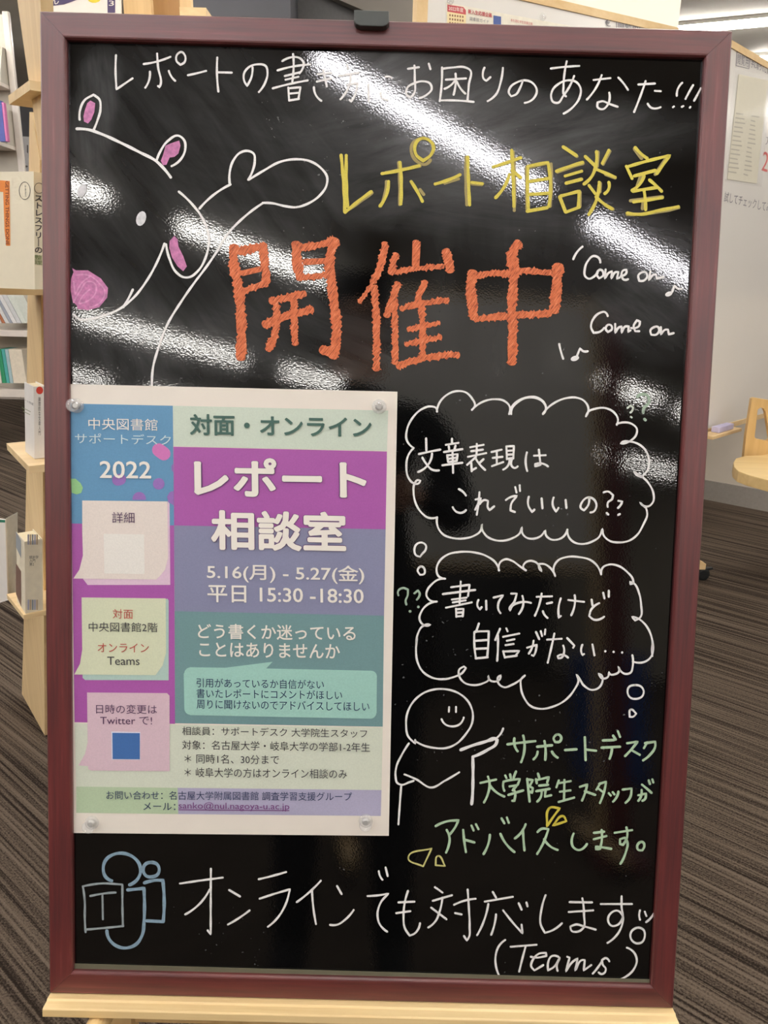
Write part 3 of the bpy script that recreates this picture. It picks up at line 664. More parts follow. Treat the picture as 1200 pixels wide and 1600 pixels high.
write('triangle_marks', tr('152,800 298,742 245,855 152,800 | 337,790 322,848 382,853 337,790', 600, 1140), 2.6, i_pyel, board, 'pair of pale yellow hollow triangles below the smiling figure')

# blue-grey people emblem with a T box
em = write('emblem_drawing', tr('''298,265 260,240 245,190 265,130 310,100 370,93 430,115 470,160 478,210 455,260 410,290 | 545,150 510,160 495,195 515,235 550,240 585,225 595,190 580,160 545,150
 | 398,322 500,312 503,420 500,520 490,600 450,662 380,685 310,660 275,615 268,578 | 503,278 570,262 618,262 625,350 620,520 | 518,515 620,520''', 100, 1310), 5.0, i_blue, board, 'blue grey hand-drawn emblem of two people and a box')
write('emblem_box', tr('118,300 130,400 130,500 135,585 | 118,300 230,282 365,288 365,400 368,545 | 135,570 250,560 370,548 | 165,360 245,345 322,338 | 240,350 243,505', 100, 1310), 3.3, i_grey, em, 'grey box with the letter T', h=GL + .0006)
O1 = (tr('''5,202 100,188 272,165 | 198,110 197,300 197,520 178,495 | 190,240 140,315 38,395 | 313,243 380,283 | 305,458 370,420 440,370 | 497,175 580,155 668,130 | 503,297 600,265 692,238 670,320 620,410 555,472
 | 885,185 820,250 735,318 | 830,245 838,350 855,455 | 987,218 1015,268 | 943,460 985,460 1040,425 1090,368''', 280, 1330)
 + tr('''57,280 130,275 187,265 140,320 120,385 130,450 180,503 | 128,125 135,155 150,178 | 170,102 183,155 | 310,248 290,320 282,400 290,480 320,528 350,515 385,450 | 250,320 350,315 | 237,387 325,375
 | 478,225 525,258 | 465,310 585,275 | 525,290 510,370 480,440 437,477 | 455,353 550,425 | 598,335 660,310 732,297 | 683,240 690,350 695,470 690,540 678,558 660,530 | 605,387 645,395
 | 840,255 860,290 | 790,315 965,285 | 812,330 790,420 742,525 | 860,395 850,460 830,522 | 905,370 960,440 1025,513 1020,460 | 1002,325 1020,365 | 1050,320 1057,345''', 560, 1330)
 + tr('''370,275 345,360 340,460 365,510 400,500 472,450 | 520,318 660,320 | 515,380 667,370 | 600,295 610,400 605,480 570,503 530,495 525,470 560,458 610,470 683,490 | 715,330 910,330
 | 845,282 845,350 850,420 820,460 780,465 760,430 775,390 820,372 850,400 850,450 825,510 757,573 | 945,478 905,505 905,550 935,575 970,570 990,530 980,490 945,478 | 960,370 955,405 960,428 | 990,378 1000,405 | 1045,390 1025,420 998,443''', 760, 1330))
write('handwritten_line', O1, 3.2, i_white, board, 'long white handwritten sentence along the foot of the board')
O2 = tr('''117,555 80,590 57,660 60,720 77,772 | 152,597 313,585 | 245,595 225,670 205,752 | 278,660 310,665 375,655 372,635 330,640 290,680 280,720 300,745 355,712 | 450,660 410,655 385,700 385,745 420,725 460,665 440,720 445,748
 | 505,660 520,665 497,752 540,690 570,670 555,745 600,680 615,680 608,745 655,712 | 665,765 692,733 722,688 | 768,688 747,668 722,680 728,710 746,735 740,758 720,768 702,758 | 878,603 920,630 940,680 920,740 870,785 825,805''', 760, 1330)
write('handwritten_line', O2, 3.2, i_white, board, 'white handwritten word in brackets at the lower right corner')

# ================================================================ THE POSTER
poster = tag(empty('poster', mtx=BM), 'printed paper poster in purple, teal and blue pinned to the left of the blackboard', 'poster')
PH = GL + .0006
# sheet with a faint curl, as a grid
TLp, TRp, BRp, BLp = V(106.5, 600), V(621, 612), V(607.5, 1306), V(114.5, 1301.5)
vs, fs = [], []
NX, NY = 14, 20
for j in range(NY + 1):
    for i in range(NX + 1):
        u, v_ = i / NX, j / NY
        p = (TLp * (1 - u) + TRp * u) * (1 - v_) + (BLp * (1 - u) + BRp * u) * v_
        vs.append(bd(p[0], p[1], PH))
fs = [(j * (NX + 1) + i, (j + 1) * (NX + 1) + i, (j + 1) * (NX + 1) + i + 1, j * (NX + 1) + i + 1) for j in range(NY) for i in range(NX)]
k = len(vs); vs += [v - V(0, 0, .00015) for v in vs]; fs += [tuple(i + k for i in f[::-1]) for f in fs]
ring = [i for i in range(NX + 1)] + [j * (NX + 1) + NX for j in range(1, NY + 1)] + [NY * (NX + 1) + i for i in range(NX - 1, -1, -1)] + [j * (NX + 1) for j in range(NY - 1, 0, -1)]
fs += [(ring[i], ring[(i + 1) % len(ring)], k + ring[(i + 1) % len(ring)], k + ring[i]) for i in range(len(ring))]
mesh('paper_sheet', vs, fs, mat('poster_paper', (236, 228, 216), .55, var=.015, scale=30), poster, local=True)
lay = [PH + .0002]
def pm(name, c, var=.04): return mat('print_' + name, c, .5, var=var, scale=700)
def patch(name, polys, material, h=None, label=None):
    h = h if h is not None else PH + .0002
    o = to_board(name, [(list(p), [tuple(range(len(p)))]) for p in polys], material, poster, h)
    if label: o['label'] = label
    return o
c_blue, c_pur, c_mint, c_slate, c_teal, c_pale = pm('blue', (96, 148, 186)), pm('purple', (170, 88, 168)), pm('mint', (206, 218, 202)), pm('slate', (134, 136, 166)), pm('teal', (112, 148, 150)), pm('pale_green', (214, 220, 202))
patch('printed_block', [[(109.5, 630.5), (270, 634), (272, 821), (112, 818)]], c_blue, label='sky blue printed block')
patch('printed_block', [[(112, 818), (272, 821), (273.5, 1131), (116.5, 1128.5)]], c_pur, label='purple strip down the left of the poster')
patch('printed_block', [[(270.3, 634), (606.5, 641.5), (604.6, 704.5), (271, 697)]], c_mint, label='pale mint heading band')
patch('printed_block', [[(271, 698), (604.6, 705.5), (602.5, 827), (272, 821)]], c_pur, label='purple band behind the title')
patch('printed_block', [[(272, 821), (602.5, 827), (600, 962), (272.8, 955)]], c_slate, label='slate blue band')
patch('printed_block', [[(272.8, 955), (600, 962), (598, 1135.5), (273.5, 1130)]], c_teal, label='grey teal band')
patch('printed_block', [[(116.5, 1130), (598, 1136.5), (596, 1234.5), (119, 1229)]], c_pale, label='pale green text area')
patch('printed_block', [[(119, 1229), (277.5, 1231), (278.5, 1272), (119, 1270)]], pm('leaf', (184, 204, 170)), label='leaf green footer')
patch('printed_block', [[(277.5, 1231), (596, 1234.5), (595, 1275), (278.5, 1272)]], pm('lavender', (178, 174, 200)), label='lavender footer')
# blobs on the blue block
def capsule(x0, y0, x1, y1, r):
    a = math.atan2(y1 - y0, x1 - x0)
    return [(x1 + r * math.cos(a + t_), y1 + r * math.sin(a + t_)) for t_ in np.linspace(-math.pi / 2, math.pi / 2, 8)] + [(x0 + r * math.cos(a + t_), y0 + r * math.sin(a + t_)) for t_ in np.linspace(math.pi / 2, 3 * math.pi / 2, 8)]
patch('printed_dots', [capsule(248, 703, 256, 709, 10.5)], pm('pink', (208, 118, 184)), PH + .0004, 'pink dot')
patch('printed_dots', [[(111, 748), (118, 748), (126, 755), (129.5, 762), (127, 770), (120, 772.5), (112, 770)]], pm('lime', (150, 204, 140)), PH + .0004, 'green dot')
patch('printed_dots', [disc(248, 756, 9.2), capsule(184, 750, 188, 749, 9), [(207, 781)] + [(217.5 + 10.5 * math.cos(a), 779 - 10.5 * math.sin(a)) for a in np.linspace(math.pi, 0, 8)] + [(228, 781)],
      [(271, 767), (265, 769), (261, 776), (263, 784), (271.5, 790)], [(270.5, 724), (268, 728), (268, 734), (270.6, 738)]], pm('violet', (150, 110, 184)), PH + .0004, 'violet dots')
# printed sticky notes
patch('printed_note', [[(131, 904), (265, 786), (266, 914), (137, 914), (130, 905)], [(262, 783), (265, 787), (266, 914), (137, 914), (130, 905), (130, 895), (255, 880)]], pm('note_back', (226, 196, 216)), PH + .0004, 'pink under-sheets of the top printed note')
patch('printed_note', [[(128.5, 782), (261.5, 783.5), (262.5, 872), (258, 890), (250, 900), (244, 905.5), (114.5, 904), (124, 890), (129.5, 868), (128.5, 830)]], pm('note_cream', (232, 221, 212)), PH + .0006, 'cream printed note')
patch('printed_note', [[(261, 935), (263.5, 938), (263.5, 1063), (133, 1062.5), (129, 1059), (129, 1050)]], pm('note_teal', (178, 205, 196)), PH + .0004, 'teal under-sheet of the middle printed note')
patch('printed_note', [[(127.5, 933.5), (259, 935), (259.5, 1020), (254, 1040), (243, 1055), (116, 1054), (125, 1037), (128.5, 1015), (128, 980)]], pm('note_lime', (216, 221, 190)), PH + .0006, 'pale lime printed note')
patch('printed_note', [[(136, 1082), (261, 1083), (265, 1087), (265, 1205), (143, 1204), (138, 1202), (137.5, 1197), (122.5, 1196), (133, 1178), (137, 1160)]], pm('note_mauve', (218, 190, 201)), PH + .0006, 'mauve printed note')
# blank squares of the two codes
patch('printed_square', [[(162, 834), (225, 835), (226, 897), (163, 896)]], pm('code_ground', (236, 232, 224)), PH + .0008, 'blank cream square')
patch('printed_square', [[(174, 1143), (219.5, 1144), (219.5, 1187.5), (174.5, 1187)]], pm('square_edge', (226, 226, 240)), PH + .0007, 'pale edge of the blue square')
patch('printed_square', [[(175.5, 1145), (218.5, 1145.5), (218.5, 1186.5), (176, 1186)]], pm('code_blue', (66, 110, 172)), PH + .0009, 'blank blue square')
# speech balloon
bub = [(297, 1042.5), (330, 1043), (352, 1043.3), (426, 1034), (416, 1044.5), (580, 1048)] + [(580 + 9 * math.sin(a), 1057 - 9 * math.cos(a)) for a in np.linspace(.2, 1.5, 5)] + [(588.5, 1114)] \
    + [(579 + 9 * math.cos(a), 1114 + 9 * math.sin(a)) for a in np.linspace(.1, 1.5, 5)] + [(297, 1117.5)] + [(298 - 10 * math.sin(a), 1107 + 10 * math.cos(a)) for a in np.linspace(.1, 1.5, 5)] + [(287, 1053)] + [(297 - 9 * math.cos(a), 1052 - 9 * math.sin(a)) for a in np.linspace(.1, 1.4, 5)]
patch('printed_balloon', [bub], pm('balloon', (160, 206, 194)), PH + .0005, 'mint speech balloon')
TXH = PH + .0011
def pt(body, x0, x1, y0, y1, dy, c, bold=0.0, h=TXH, name='printed_text'):
    """ink box from x0..x1, y0..y1 at its left end, dropping dy over its width"""
    sk = (y1 - y0) * .012
    return text_quad(name, body, (x0, y0), (x1, y0 + dy), (x0 + sk, y1), lambda X, Y: bd(X, Y, h), c, poster, bold, label=None)
cw, cdg, cdk, cnv, cpp, crd = pm('white_ink', (242, 236, 226), 0), pm('dark_green', (62, 98, 88)), pm('charcoal', (56, 56, 60)), pm('navy', (44, 60, 96)), pm('plum', (120, 60, 126)), pm('red_brown', (186, 78, 66))
cdp, cedge = pm('dark_plum', (88, 58, 92)), pm('title_edge', (96, 60, 110))
pt('中央図書館', 138, 246, 652.5, 671, 2.2, cw)
pt('サポートデスク', 117, 267, 676.5, 692.5, 3, pm('pale_blue_ink', (208, 226, 226)))
pt('2022', 155.5, 236, 720, 747, 1, cw, .012)
pt('対面・オンライン', 296.5, 580.5, 646.5, 680, 4.5, cdg, .022)
for b_, c_, h_ in ((.045, cedge, TXH - .0002), (.03, cw, TXH)):
    e = (.6 if b_ > .04 else 0)
    pt('レポート', 302.5 - e, 572.5 + e, 714 - e, 775 + e, 4, c_, b_, h_)
    pt('相談室', 329 - e, 540.5 + e, 796 - e, 859 + e, 4, c_, b_, h_)
pt('5.16(月) - 5.27(金)', 323, 569, 880, 909, 4, cw, .012)
pt('平日 15:30 -18:30', 324, 568, 914, 941, 4, cw, .012)
pt('どう書くか迷っている', 309, 555.5, 974, 998, 3.5, cw, .012)
pt('ことはありませんか', 311, 531, 1003, 1026, 3.5, cw, .012)
pt('引用があっているか自信がない', 307, 506, 1059.5, 1074, 3, cnv)
pt('書いたレポートにコメントがほしい', 307, 534.5, 1076, 1090.5, 3, cnv)
pt('周りに聞けないのでアドバイスしてほしい', 307, 577, 1093, 1107.5, 4, cnv)
pt('相談員：サポートデスク 大学院生スタッフ', 284.5, 573.5, 1135, 1148.5, 4.5, cdk)
pt('対象：名古屋大学・岐阜大学の学部1-2年生', 284.5, 578, 1156.5, 1171, 4, cdk)
pt('＊ 同時1名、30分まで', 288, 436, 1178, 1192.5, 2, cdk)
pt('＊ 岐阜大学の方はオンライン相談のみ', 288, 542, 1199, 1214, 3, cdk)
pt('お問い合わせ：名古屋大学附属図書館 調査学習支援グループ', 166, 550, 1235.5, 1249, 2.5, cnv)
pt('メール：', 224, 274, 1254, 1265.5, .6, cnv)
pt('sanko@nul.nagoya-u.ac.jp', 279, 452, 1253, 1266.5, 1.5, cpp)
patch('text_underline', [[(279, 1264.6), (452, 1266), (452, 1267.3), (279, 1266)]], cpp, TXH)
pt('詳細', 175, 210, 800, 817, .5, cdp)
pt('対面', 176, 207.5, 951.5, 966.5, .5, crd)
pt('中央図書館2階', 138.5, 246, 972, 987, .8, cdk)
pt('オンライン', 152.5, 232.5, 1005, 1019, .6, crd)
pt('Teams', 167.5, 218, 1026, 1039, .3, cdk)
pt('日時の変更は', 150, 245, 1100.5, 1115, .6, cdp)
pt('Twitter で!', 156.5, 237.5, 1119.5, 1132, .5, cdp)

# clear magnets
m_clear = mat('clear_acrylic', (250, 250, 248), .04, ior=1.6, var=0, alpha=.24, coat=1)
m_mag = mat('magnet_metal', (190, 188, 184), .3, metal=.9)
for (x, y, nm) in ((120, 634, 'upper left'), (592.5, 635.5, 'upper right'), (144, 1285, 'lower left'), (571.5, 1282, 'lower right')):
    c = bd(x, y, PH + .0003)
    t = empty('clear_magnet', mtx=BM @ Matrix.Translation((c[0], c[1], c[2])))
    tag(t, f'round clear push magnet holding the {nm} corner of the poster', 'magnet', 'clear magnets on the poster')
    mesh('knob', *lathe([(.0066, 0), (.0068, .0008), (.0062, .0022), (.0042, .0034), (.0036, .0055), (.0044, .0078), (.0058, .0092), (.0060, .0102), (.0052, .0110)], 28), m_clear, t, local=True, smooth=True)
    mesh('magnet_core', *lathe([(.0036, .0002), (.0036, .0030), (.0022, .0044)], 16), m_mag, t, local=True)

# ================================================================ THE EASEL
easel = tag(empty('easel', mtx=BM), 'pale pine easel whose ledge carries the blackboard', 'easel')
pine = wood('pine', (224, 188, 128), (255, 236, 188), 0, 70, 1.6, .42)
pine_l = wood('pine_leg', (196, 158, 104), (226, 192, 138), 1, 70, 3, .5)
lf = .0165
a0, a1_ = bd(66, 1567, lf), bd(63, 1590, lf)
b0 = bd(1063, 1585, lf)
x0, x1 = a0[0], b0[0]
yb = a1_[1]
prof2 = [(-.0014, -.05), (-.0014, .006), (-.0030, .0075), (-.0038, lf - .001), (-.0050, lf), (yb + .001, lf), (yb, lf - .001), (yb, -.05)]
n = len(prof2)
vs = [(x0, y, z) for y, z in prof2] + [(x1, y, z) for y, z in prof2]
fs = [(i, (i + 1) % n, n + (i + 1) % n, n + i) for i in range(n)] + [tuple(range(n)), tuple(range(2 * n - 1, n - 1, -1))]
mesh('ledge', vs, fs, pine, easel, local=True, bevel=.0005)
L_ = .48282 / math.cos(lean) + .0
foot = -(L_ - .004)
for s, u0 in ((-1, bd(182, 1605, -.02)[0]), (1, -bd(182, 1605, -.02)[0])):
    mesh('leg', *boxv((u0 - .012, foot + .004, -.052), (.024, 0, 0), (0, -foot + .70, 0), (0, 0, .024)), pine_l, easel, local=True)
    px_ = bd(147, 1612, .02)[0] * (1 if s < 0 else -1)
    vs_, fs_ = lathe([(.0105, 0), (.0105, .066), (.0085, .0725), (.004, .075)], 20)
    vs_ = [(px_ + v[0], yb - .0112 + v[1], -.044 + v[2]) for v in vs_]
    mesh('peg', vs_, fs_, pine, easel, local=True, smooth=False)
mesh('crossbar', *boxv((-.24, -.06, -.052), (.48, 0, 0), (0, .03, 0), (0, 0, .012)), pine_l, easel, local=True)
mesh('crossbar', *boxv((-.24, .60, -.058), (.48, 0, 0), (0, .03, 0), (0, 0, .012)), pine_l, easel, local=True)
top = BO + BY * .66 - BN * .06; bot = V(0, .62, 0.0)
dv = bot - top
mesh('leg', *boxv(top - V(.012, 0, 0), V(.024, 0, 0), V(0, .024, 0), dv), pine_l, easel)

# ================================================================ TIMBER DISPLAY RACK (left)
ply = wood('birch_plywood', (216, 184, 134), (240, 212, 164), 2, 60, 3, .5)
ply2 = wood('birch_plywood_shelf', (220, 190, 140), (244, 218, 172), 0, 60, 3, .5, rot=-.64)
rack = tag(empty('display_rack', onplane(70, 1158, A2, .006)), 'birch plywood display rack with crossed legs and slim shelves left of the blackboard', 'rack')
CP = .014
def legp(pts, c, off, mm=ply):
    o = mesh('leg', *prism([onplane(x, y, A2, c) for x, y in pts], A2 * off), mm, rack)
    return o
P1_ = [(34, 1088), (63, 1149), (66, 1157), (70, 1159), (67, 740), (64, 460), (62, 250), (50, 175), (46, 175), (43, 460), (41, 742), (37, 980)]
legp(P1_, CP, .016)
P2_ = [(27, 0), (41, 100), (62, 240), (80, 300), (92, 300), (78, 200), (64, 17), (58, -140), (8, -140)]
legp(P2_, -.012, .016)
for dsh in (.56,):
    mesh('leg', *prism([onplane(x, y, A2, CP) + A2 * dsh for x, y in P1_], A2 * .016), ply, rack)
def shelf(z, near, far, th=.011, ln=.62, pre=0):
    n_, f_ = np.array(tuple(near[:2]) + (z,)) - A2 * pre, np.array(tuple(far[:2]) + (z,)) - A2 * pre
    mesh('shelf', *prism([n_, f_, f_ + A2 * ln, n_ + A2 * ln], (0, 0, -th)), ply2, rack)
shelf(1.396, (-.491, .605), (-.569, .709), .012)
shelf(1.119, (-.5565, .692), (-.661, .832), .010, pre=.10)
bk2 = onplane(54, 717, A2, -.034); bk3 = onplane(40, 959, A2, -.048); bk1 = onplane(54, 447, A2, -.045)
shelf(bk2[2] - .0006, onz(45, 728, bk2[2]), onz(10, 692, bk2[2]), .013)
shelf(bk3[2] - .0006, onz(40, 960, bk3[2]) - A2 * .004, onz(15, 927, bk3[2]) - A2 * .006, .011)
# upright boards of the rack seen over the frame
Yt = 1.02
def upb(px0, px1, Y, z0, z1, th, mm, nm='upright'):
    a, b = onY(px0, 10, Y), onY(px1, 10, Y)
    mesh(nm, *boxv((a[0], Y, z0), (b[0] - a[0], 0, 0), (0, th, 0), (0, 0, z1 - z0)), mm, rack)
upb(193, 236, 1.06, .45, 1.75, .016, ply)
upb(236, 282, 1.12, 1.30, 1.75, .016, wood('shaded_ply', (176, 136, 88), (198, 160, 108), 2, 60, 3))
upb(281, 298, 1.04, .45, 1.75, .02, ply)
a, b = onY(298, 14, 1.0), onY(322, 14, 1.0)
mesh('shelf', *boxv((a[0] - .02, 1.0, b[2] - .012), (b[0] - a[0] + .02, 0, 0), (0, .12, 0), (0, 0, .014)), ply2, rack)

# ---- books and leaflets on the rack
m_cover = mat('matt_white_cover', (232, 228, 222), .45, var=.02)
m_cream = mat('cream_cover', (238, 228, 202), .4, var=.02)
m_pages = mat('page_block', (236, 224, 190), .8, var=.08, scale=400)
def book(name, corner, wd, sd, width, thick, height, cov, label, group='books on the plywood rack'):
    """corner = lower corner where cover face and spine meet; wd along the cover, sd along the spine's thickness"""
    wd, sd = np.array(wd, float), np.array(sd, float)
    wd /= np.linalg.norm(wd); sd /= np.linalg.norm(sd)
    t = empty(name, corner); tag(t, label, 'book', group)
    c = np.array(corner, float); up = V(.095, 0, 1)      # the books lean back on the sloping leg
    mesh('cover', *join(boxv(c, wd * width, sd * .0015, up * height), boxv(c + sd * (thick - .0015), wd * width, sd * .0015, up * height), boxv(c + sd * .0015, wd * .0015, sd * (thick - .003), up * height)), cov, t)
    mesh('page_block', *boxv(c + sd * .0016 + wd * .0016 + up * .002, wd * (width - .006), sd * (thick - .0032), up * (height - .004)), m_pages, t)
    def onface(x, y):                                        # pixel -> just proud of the cover face
        n_ = np.cross(up, wd); n_ = n_ if n_ @ sd < 0 else -n_; n_ /= np.linalg.norm(n_); return onplane(x, y, n_, n_ @ c + .0004)
    def onspine(x, y):
        n_ = np.cross(up, sd); n_ = n_ if n_ @ wd < 0 else -n_; n_ /= np.linalg.norm(n_); return onplane(x, y, n_, n_ @ c + .0004)
    return t, onface, onspine
pk = pm('black_ink', (44, 40, 44)); po = pm('orange_ink', (236, 140, 60)); pgn = pm('olive_ink', (130, 140, 96))
def wtext(body, tl, trr, bl, mapper, c, parent, bold=0, name='cover_text'):
    return text_quad(name, body, tl, trr, bl, mapper, c, parent, bold, local=False)
def wpoly(name, pts, mapper, c, parent):
    vs_ = [mapper(x, y) for x, y in pts]
    return mesh(name, vs_, [tuple(range(len(vs_)))], c, parent)
cg = bk1
gb, gf, gs = book('book', (cg[0], cg[1], 1.1198), (-.95, .30, 0), (.30, .95, 0), .128, .020, .162, m_cream, 'cream book with orange cover lettering standing on the rack shelf')
wpoly('orange_panel', [(-20, 281), (4, 282), (15, 283), (16, 384), (10, 384), (7, 360), (5, 300), (-20, 298)], gf, po, gb)
wtext('GETTING THINGS DONE', (13.6, 283), (14.4, 383), (8.2, 283), gf, pm('rust_ink', (120, 52, 30)), gb, .02)
def ring(cx, cy, rx, ry, w_):
    o, i_ = disc(cx, cy, rx, ry, n=24), disc(cx, cy, rx - w_, ry - w_, n=24)
    return o, i_
def wring(name, cx, cy, rx, ry, w_, mapper, c, parent):
    o, i_ = ring(cx, cy, rx, ry, w_); vs_ = [mapper(*p) for p in o + i_]
    mesh(name, vs_, [(k_, (k_ + 1) % 24, 24 + (k_ + 1) % 24, 24 + k_) for k_ in range(24)], c, parent)
wring('oval_mark', 38.5, 298, 9, 14, .8, gf, pk, gb)
wtext('全面改訂', (41, 289), (41.5, 308), (38.5, 289), gf, pm('soft_ink', (110, 110, 110)), gb)
wring('round_mark', 61, 294, 7.5, 8.5, .8, gs, pk, gb)
wtext('ス\nト\nレ\nス\nフ\nリ\n｜\nの', (54.5, 305), (66, 306), (54.5, 395), gs, pk, gb, .02)
wtext('整\n理', (54, 398), (66, 399), (54, 413), gs, pgn, gb, .02)
c = bk2
wb, wf, ws = book('book', (c[0], c[1], c[2]), (-.6, .8, 0), (.8, .6, 0), .068, .02, .128, m_cover, 'thin white paperback with red sticker on the middle rack shelf')
wtext('レポート作成', (32, 619), (52, 630), (32, 623), wf, pk, wb)
wpoly('printed_rule', [(34, 636), (48, 643), (48, 644), (34, 637)], wf, pgn, wb)
wpoly('printed_rule', [(36, 642), (47, 647.5), (47, 648.5), (36, 643)], wf, pgn, wb)
wpoly('red_sticker', disc(62, 610, 5.5, 6), ws, pm('red_ink', (214, 70, 56)), wb)
wtext('論\n理\n的\nな\n文\n章\n入\n門', (60, 620), (63.5, 620), (60, 680), ws, pk, wb)
c = bk3
tb, tf, ts = book('book', (c[0], c[1], c[2]), (-.6, .8, 0), (.8, .6, 0), .075, .034, .158, mat('pale_cream_cover', (230, 220, 196), .4), 'thick cream book with striped spine on the lowest rack shelf')
for y in (835, 937):
    for k_ in range(5):
        wpoly('spine_stripe', [(43 + k_ * 3.4, y), (45.6 + k_ * 3.4, y), (45.6 + k_ * 3.4, y + 16), (43 + k_ * 3.4, y + 16)], ts, pm('stripe_%d' % (k_ % 3), ((168, 168, 190), (190, 168, 140), (140, 150, 160))[k_ % 3]), tb)
wtext('統計学\n入門\n第2', (46, 868), (60, 868), (46, 884), ts, pk, tb)
wpoly('cover_picture', [(25, 880), (33, 893), (33, 948), (25, 928)], tf, pm('photo_brown', (120, 92, 80)), tb)
wpoly('cover_picture', [(25, 830), (33, 845), (33, 872), (25, 855)], tf, pm('photo_grey', (150, 156, 160)), tb)
# open white leaflet leaning on the lowest shelf
lf0 = empty('leaflet', onY(0, 940, 1.28)); tag(lf0, 'white sheet with a green stripe at the left edge beside the thick cream book', 'leaflet')
la = [onY(x, y, Y) for x, y, Y in ((-60, 800, 1.16), (8, 812, 1.12), (12, 938, 1.12), (-60, 960, 1.16))]
mesh('sheet', *prism(la, (.001, .003, 0)), m_cover, lf0)
lb = [onY(x, y, Y) for x, y, Y in ((9, 810, 1.125), (26, 801, 1.20), (26, 935, 1.20), (14, 938, 1.125))]
mesh('rear_sheet', *prism(lb, (.001, .003, 0)), mat('grey_sheet', (196, 194, 184), .6), lf0)
lc = [onY(x, y, Y) for x, y, Y in ((-60, 809, 1.1595), (8, 812.5, 1.1195), (8, 816.5, 1.1195), (-60, 814, 1.1595))]
mesh('green_stripe', lc, [(0, 1, 2, 3)], pm('green_ink', (40, 120, 92)), lf0)
# purple and white magazine on the top of the rack
a, b = onY(56, 40.5, .95), onY(300, 47, .95)
mesh('shelf', *boxv((a[0], .90, onY(126, 42, .95)[2] - .020), (b[0] - a[0], 0, 0), (0, .17, 0), (0, 0, .012)), ply2, rack)
mg = empty('magazine', onY(125, 30, .95)); tag(mg, 'purple and white magazine standing behind the top left corner of the frame', 'magazine')
Ym = .95
mesh('cover', *prism([onY(64, 40, Ym), onY(189, 40, Ym), onY(186, -120, Ym), onY(60, -120, Ym)], (0, .006, 0)), mat('white_gloss', (236, 232, 226), .3, var=.02), mg)
def mY(x, y): return onY(x, y, Ym - .0004)
def mY2(x, y): return onY(x, y, Ym - .0008)
wpoly('purple_band', [(64, 11), (100, 7), (128, -3), (126, -60), (63, -60)], mY, pm('indigo', (78, 66, 108)), mg)
wpoly('yellow_disc', disc(147, -4, 11.5, 8.5, n=14), mY, pm('lemon', (232, 214, 62)), mg)
wpoly('edge_strip', [(168, 20), (180, 20), (180, -60), (167, -60)], mY, pm('indigo', (78, 66, 108)), mg)
wtext('3', (170, 1), (178, 1), (170, 9), mY2, cw, mg)
wtext('ん', (78, -4), (92, -6), (78, 8), mY2, cw, mg)
wtext('S', (66, -2), (74, -2), (66, 6), mY2, pm('pink', (208, 118, 184)), mg)

# ================================================================ STEEL LIBRARY SHELF (far left)
YS = 4.6
steel = tag(empty('steel_shelf', (onY(10, 600, YS)[0], YS, 0)), 'beige steel library shelving at the far left edge', 'shelf')
m_st = mat('beige_enamel', (196, 188, 174), .4, scale=10); m_stw = mat('ivory_enamel', (226, 216, 206), .35, scale=10)
def zq(x, y): return onY(x, y, YS)
ptop, pbot = zq(9, 17), zq(24, 277)
xr = zq(24, 130)[0]
zt, zb = zq(12, 17)[2], zq(28, 622)[2]
x_in = zq(14, 130)[0]
mesh('side_panel', *boxv((x_in, YS, zb), (xr - x_in, 0, 0), (0, .03, 0), (0, 0, zt - zb)), m_stw, steel, bevel=.006)
mesh('back_panel', *boxv((x_in - 1.2, YS + .032, zb), (1.2, 0, 0), (0, .015, 0), (0, 0, zt - zb - .01)), m_st, steel)
for q_ in (-1.15, -.6): mesh('leg', *boxv((x_in + q_, YS - .04, 0), (.04, 0, 0), (0, .04, 0), (0, 0, zb)), m_stw, steel)
for yl in (134, 229):
    z = zq(5, yl)[2]
    mesh('shelf', *boxv((x_in - 1.2, YS - .2, z - .02), (1.2 - .002, 0, 0), (0, .23, 0), (0, 0, .02)), m_stw, steel)
    xb_ = zq(12, yl - 30)[0] if yl == 134 else zq(18, yl - 30)[0]
    mesh('bracket', *prism([(x_in - .004, YS - .10, z), (x_in - .004, YS + .03, z), (x_in - .004, YS + .03, z + .20), (x_in - .004, YS - .03, z + .20), (x_in - .004, YS - .08, z + .08)], (-.012, 0, 0)), m_st, steel)
zl1, zl2 = zq(5, 512)[2], zq(5, 606)[2]
for z in (zl1, zl2): mesh('shelf', *boxv((x_in - 1.2, YS - .24, z - .035), (1.2 + .12, 0, 0), (0, .26, 0), (0, 0, .035)), m_stw, steel)
mesh('tray_lip', *boxv((x_in - 1.2, YS - .26, zl2 - .02), (1.32, 0, 0), (0, .012, 0), (0, 0, .05)), m_stw, steel)

